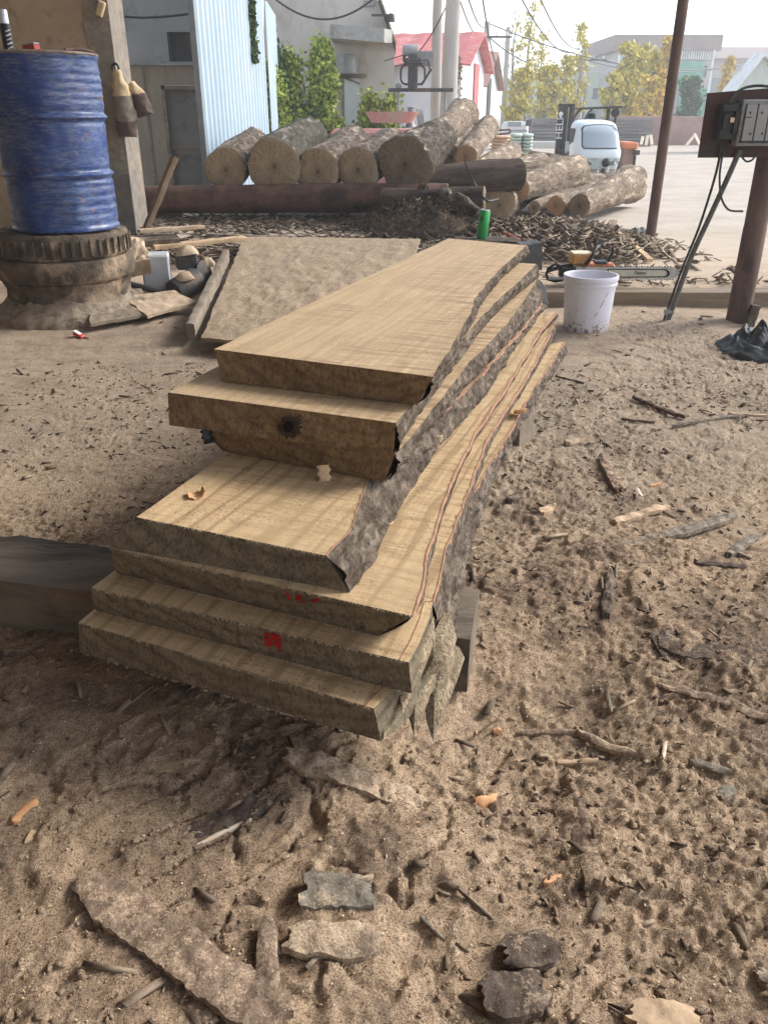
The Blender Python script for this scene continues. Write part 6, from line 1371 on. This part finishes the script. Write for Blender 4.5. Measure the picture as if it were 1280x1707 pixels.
def cabf(px, py, off=.02):   # point on the cab front surface
    z = hz(py); hw_ = np.interp(z, [p[0] for p in prof], [p[1] for p in prof]) * k_; yf = np.interp(z, [p[0] for p in prof], [p[2] for p in prof]); x = xw(px); x = max(-hw_, min(hw_, x))
    d_ = 0 if z < hz(215) else yf * .4; c = min(.9999, (abs(x) / hw_)) ** (1 / .38); s = math.sqrt(max(0, 1 - c * c)) ** .38
    return Vector((x, yf + .525 - s * (.525 - d_) - (math.cos(x / hw_ * 1.3) * .10 - .05) - off, z))
def shell(name, rows, mat, par, off=.02, th=.01):
    V = []; Fc = []; n = len(rows[0])
    for r_ in rows: V += [cabf(px, py, off) for px, py in r_]
    nb = len(V); V += [v + Vector((0, .03, 0)) for v in V[:nb]]
    for j in range(len(rows) - 1):
        for i in range(n - 1): q = (j * n + i, j * n + i + 1, (j + 1) * n + i + 1, (j + 1) * n + i); Fc += [q, tuple(x + nb for x in q[::-1])]
    ring = [i for i in range(n)] + [j * n + n - 1 for j in range(1, len(rows))] + [(len(rows) - 1) * n + i for i in range(n - 2, -1, -1)] + [j * n for j in range(len(rows) - 2, 0, -1)]
    for a, b in zip(ring, ring[1:] + ring[:1]): Fc.append((a, a + nb, b + nb, b))
    o = mesh(name, V, Fc, mat, par); auto(o, 50); return o
def wsrows(t0_, x_top, x_bot, n=16, rows=8, py0=209, py1=245, bow=2.5):
    out = []
    for j in range(rows + 1):
        v = j / rows; hw_ = x_top + (x_bot - x_top) * v; r_ = []; 
        if v < .12: hw_ -= 4 * (1 - v / .12) ** 2
        if v > .9: hw_ -= 2.5 * ((v - .9) / .1) ** 2
        for i in range(n + 1): u = i / n * 2 - 1; r_.append((994 + u * hw_, py0 + (py1 - py0) * v + (1 - v) * bow * u * u - v * 0 - (1 - u * u) * 0))
        out.append(r_)
    return out
shell('windscreen_seal', wsrows(0, 29.5, 31.5, py0=207, py1=247.5), M_iron, tk, .022)
shell('windscreen', wsrows(0, 28, 30, py0=208.5, py1=246), NT('screen_glass').done((.30, .35, .38), .12, spec=.8), tk, .040)
for sgn in (-1, 1):
    cx_ = 993 + sgn * 24; rows = []
    for j in range(6):
        v = j / 5; r_ = []
        for i in range(9): u = i / 8 * 2 - 1; hh = 3.2 * math.sqrt(max(0, 1 - u * u)) + .4; r_.append((cx_ + u * 11, 271.5 - sgn * 0 - u * sgn * 1.2 + (v - .5) * 2 * hh))
        rows.append(r_)
    shell('headlight', rows, NT('headlight_lens').done((.10, .11, .12), .15, spec=.8), tk, .02)
    m = MB(); m.lathe(cabf(cx_ + sgn * 2, 271.5, .03), [(.001, 0), (.035, 0), (.03, .02), (.001, .03)], 14, M=toZ((0, -1, 0)), cap0=False, cap1=False); m.build('lamp_reflector', M_white, tk)
m = MB(); m.lathe(cabf(1003, 270.5, .0), [(.001, .09), (.05, .09), (.085, .05), (.09, 0), (.001, 0)], 24, M=toZ((0, -1, 0)), cap0=False, cap1=False); auto(m.build('front_horn', M_black, tk), 50)
rows = [[(993 + (i / 16 * 2 - 1) * (36 - 3 * j / 5), 263 + j * 3.4) for i in range(17)] for j in range(6)]
shell('front_panel', rows, M_tgb, tk, .010)
rows = [[(993 + (i / 16 * 2 - 1) * 33, 281 + j * 3.2) for i in range(17)] for j in range(6)]
shell('lower_panel', rows, mottled('lower_grey', (.24, .22, .21), (.32, .30, .29), 4, .7), tk, .016)
for sgn in (-1, 1):
    m = MB(); m.box((sgn * 36.2 * k_, .66, hz(229)), (.02, .42, 26 * k_), None, 0, .008); m.build('side_window', M_iron, tk)
m = MB(); m.lathe((.09, .06, .16), [(.06, -.05), (.15, -.055), (.19, -.03), (.19, .03), (.15, .055), (.06, .05)], 28, M=Matrix.Rotation(R(90), 3, 'Y')); auto(m.build('front_wheel', M_black, tk), 40)
for sgn in (-1, 1): m = MB(); m.tube([(.09 + sgn * .11, -.10, .30), (.09 + sgn * .10, -.10, .12)], .028, 10); m.build('fork_leg', M_white, tk)
m = MB(); m.box((0.1, 1.7, .45), (.70, 1.2, .10), None, 0, .01)
for sgn in (-1, 1): m.box((.1 + sgn * .34, 1.7, .55), (.03, 1.2, .20))
m.box((.1, 1.12, .55), (.66, .03, .20)); m.build('cargo_bed', M_tgb, tk)
for sgn in (-1, 1): m = MB(); m.lathe((.1 + sgn * .3, 1.9, .24), [(.06, -.06), (.20, -.07), (.25, -.04), (.25, .04), (.20, .07), (.06, .06)], 24, M=Matrix.Rotation(R(90), 3, 'Y')); auto(m.build('rear_wheel', M_black, tk), 40)
# orange-topped machine right of it
om = empty('orange_machine', Vector((P(1046, 290, 20).x, 20, .1)), label='rusty machine with an orange rounded hood right of the three-wheeler', cat='machine')
k2 = mpp(P(1046, 260, 20)); z2 = lambda py: P(1046, py, 20).z - .1
m = MB(); m.box((0, .5, z2(243)), (24 * k2, 1.0, 11 * k2), None, 0, .06); m.build('hood', mottled('orange_hood', (.55, .16, .07), (.62, .22, .10), 5, .5), om)
m = MB(); m.box((-.02, .5, z2(268)), (20 * k2, .85, 40 * k2), None, 0, .02); m.build('body', mottled('machine_brown', (.22, .14, .11), (.30, .20, .16), 6, .7), om)
m = MB(); m.box((9 * k2, .3, z2(254)), (7 * k2, .9, 7 * k2)); m.build('side_box', M_iron, om)
m = MB(); m.box((10 * k2, .2, z2(272)), (3 * k2, .3, 24 * k2)); m.build('side_post', M_iron, om)
# forklift
DF = 21.5; fk = empty('forklift', Vector((P(975, 300, DF).x, DF, .1)), label='dark forklift with a raised mast and overhead guard parked behind the three-wheeler', cat='forklift')
k3 = mpp(P(960, 230, DF)); fz = lambda py: P(960, py, DF).z - .1; fx = lambda px: (px - 975) * k3
for (px, w3, nm_) in ((922.5, 8, 'outer_mast_rail'), (930.5, 6, 'inner_mast_rail'), (940, 7, 'outer_mast_rail')):
    m = MB(); zt3 = fz(173 if nm_[0] == 'o' else 176); m.box((fx(px), -.1 + (.04 if nm_[0] == 'i' else 0), zt3 / 2), (w3 * k3, .16, zt3), None, 0, .01); m.build(nm_, M_iron, fk)
text_mesh('mast_lettering', 'HELI', .24, Matrix.Translation((fx(921.5), -.186, fz(214))) @ Matrix.Rotation(R(90), 4, 'X') @ Matrix.Rotation(R(90), 4, 'Z'), M_white, fk, .003)
m = MB(); m.lathe((fx(921.5), -.183, fz(190)), [(.001, .004), (.05, .004), (.05, 0)], 16, M=toZ((0, -1, 0)), cap0=False, cap1=False); m.box((fx(921.3), -.186, fz(196)), (.05, .006, .09)); m.build('mast_badge', M_white, fk)
for py in (176, 252): m = MB(); m.box((fx(931), -.1, fz(py)), (26 * k3, .10, 5 * k3)); m.build('mast_crossbar', M_iron, fk)
for py in (250, 256):
    m = MB(); m.box((fx(938), -.28, fz(py)), (34 * k3, .06, 3 * k3)); m.build('fork_carriage', M_rust, fk)
for px in (930, 950): m = MB(); m.box((fx(px), -.75, fz(262)), (.10, .95, .05)); m.box((fx(px), -.32, fz(256)), (.10, .05, .40)); m.build('fork', M_iron, fk)
m = MB(); m.prism([(fx(960), .5, fz(179)), (fx(1033), .5, fz(176)), (fx(1033), .5, fz(180)), (fx(960), .5, fz(183))], (0, 1.1, 0)); m.build('overhead_guard', M_iron, fk)
for (pts_, r3) in ((((966, 181), (957, 190), (950, 212), (948, 235)), 2.0), (((985, 181), (977, 188), (972, 205), (968, 235)), 1.6), (((1012, 180), (1012, 230)), 3.0), (((1026, 180), (1025, 215)), 2.2)):
    m = MB(); m.tube(resample(smoothed(resample([Vector((fx(a), .6, fz(b))) for a, b in pts_], 14), 3), 14), r3 * k3, 8); auto(m.build('guard_pillar', M_iron, fk), 50)
m = MB(); m.lathe((fx(1022), .45, fz(188)), [(.001, 0), (.09, 0), (.10, .05), (.07, .12), (.001, .13)], 16, M=toZ((0, 1, 0)), cap0=False, cap1=False); m.build('work_lamp', M_black, fk)
m = MB(); m.lathe((fx(988), .9, fz(198)), [(.13, 0), (.12, .05), (.08, .11), (.001, .13)], 16, cap1=False); m.build('seat_back', M_black, fk)
m = MB(); m.box((fx(990), 1.0, fz(262)), (80 * k3, 1.5, 60 * k3), None, 0, .10); m.build('chassis', mottled('chassis_grey', (.10, .10, .10), (.15, .15, .145), 5, .6), fk)
m = MB(); m.tube([(fx(950), .0, fz(250)), (fx(956), .2, fz(222))], .05, 8); m.build('tilt_cylinder', M_grey, fk)
for px in (952, 1020): m = MB(); m.lathe((fx(px), .3, .28), [(.08, -.09), (.24, -.10), (.29, -.06), (.29, .06), (.24, .10), (.08, .09)], 24, M=Matrix.Rotation(R(90), 3, 'Y')); auto(m.build('wheel', M_black, fk), 40)
# white truck
tr_ = empty('white_truck', Vector((P(864, 235, 34).x, 34, .1)), label='small dirty white truck standing behind the stacked sacks', cat='truck'); k4 = mpp(P(864, 215, 34)); tz = lambda py: P(864, py, 34).z - .1
m = MB(); m.box((-.05, .9, tz(216)), (36 * k4, 1.8, 24 * k4), None, 0, .10); m.build('cab', M_white, tr_)
m = MB(); m.box((-.2, -.02, tz(207)), (22 * k4, .04, 7 * k4)); m.build('windscreen', M_glass, tr_)
m = MB(); m.box((-.05, -.03, tz(218)), (30 * k4, .04, 3 * k4)); m.build('grille', M_grey, tr_)
m = MB(); m.box((14 * k4, -.1, tz(205)), (9 * k4, .12, 9 * k4), None, 0, .02); m.build('mirror', M_iron, tr_)
for px in (850, 874): m = MB(); m.lathe(((px - 864) * k4, .5, .3), [(.1, -.1), (.3, -.1), (.33, 0), (.3, .1), (.1, .1)], 20, M=Matrix.Rotation(R(90), 3, 'Y')); m.build('wheel', M_black, tr_)
# sacks
def sackstack(px, pyb, pyt, D, wpx, rows, cols, mat, label, group):
    base = P(px, pyb, D); zt_ = P(px, pyt, D).z; w_ = wpx * mpp(base); h = (zt_ - base.z) / rows; n = 0
    me0 = None
    for r_ in range(rows):
        for c in range(cols):
            V = []; Fc = []; nn = 14; mmm = 8; l_ = w_ / cols
            if me0 is None:
                for j in range(mmm + 1):
                    v = j / mmm * 2 - 1; s = math.sqrt(max(0, 1 - abs(v) ** 3)) * .9 + .1 if abs(v) < 1 else .25
                    for i in range(nn): a = 2 * math.pi * i / nn; V.append(Vector((v * l_ * .53, math.copysign(abs(math.cos(a)) ** .7, math.cos(a)) * .28 * s, math.copysign(abs(math.sin(a)) ** .7, math.sin(a)) * h * .62 * s - .25 * h * (1 - v * v) * 0 + h * .25 * abs(v))))
                for j in range(mmm):
                    for i in range(nn): Fc.append((j * nn + i, j * nn + (i + 1) % nn, (j + 1) * nn + (i + 1) % nn, (j + 1) * nn + i))
                Fc += [tuple(range(nn))[::-1], tuple(mmm * nn + i for i in range(nn))]
                o = mesh('sack', V, Fc, mat, None, True); me0 = o.data
            else: o = bpy.data.objects.new('sack', me0); COL.objects.link(o)
            o.location = (base.x + (c - (cols - 1) / 2) * l_, base.y + .02 * (r_ % 2), base.z + h * (r_ + .45)); ps(o, label, 'sack', group)
M_sg = mottled('pale_green_sack', (.46, .54, .46), (.58, .64, .56), 6, .6, .3, .01, (.30, .38, .32), 9); M_so = mottled('orange_sack', (.50, .33, .20), (.60, .42, .28), 6, .7, .3, .01)
sackstack(867, 262, 223, 20.5, 36, 7, 2, M_sg, 'pale green woven sack in the neat stack behind the log heap', 'pale green sacks stacked two wide')
sackstack(832, 262, 226, 19.5, 30, 7, 1, M_so, 'orange-tan sack in the narrow stack left of the green sacks', 'orange-tan sacks in one narrow stack')
m = MB()
for (a, b) in (((818, 225), (850, 222)), ((818, 218), (850, 216)), ((818, 225), (818, 218)), ((850, 222), (850, 216))): m.tube([P(*a, 19.6), P(*b, 19.6)], .02, 6)
single('rack_rail', m, M_rust, 'thin rusty rail above the orange-tan sacks', 'rail')
# ============================================================ AIR
M_hz = bpy.data.materials.new('haze_air'); M_hz.use_nodes = True; t_ = M_hz.node_tree; t_.nodes.clear()
pv = t_.nodes.new('ShaderNodeVolumePrincipled'); pv.inputs['Color'].default_value = (.93, .96, 1, 1); pv.inputs['Density'].default_value = .0034; pv.inputs['Anisotropy'].default_value = .25
ou = t_.nodes.new('ShaderNodeOutputMaterial'); t_.links.new(pv.outputs[0], ou.inputs['Volume'])
hm = MB(); hm.box((0, 198, 9.9), (540, 420, 22.2)); hz_ = hm.build('haze', M_hz); ps(hz_, kind='stuff')
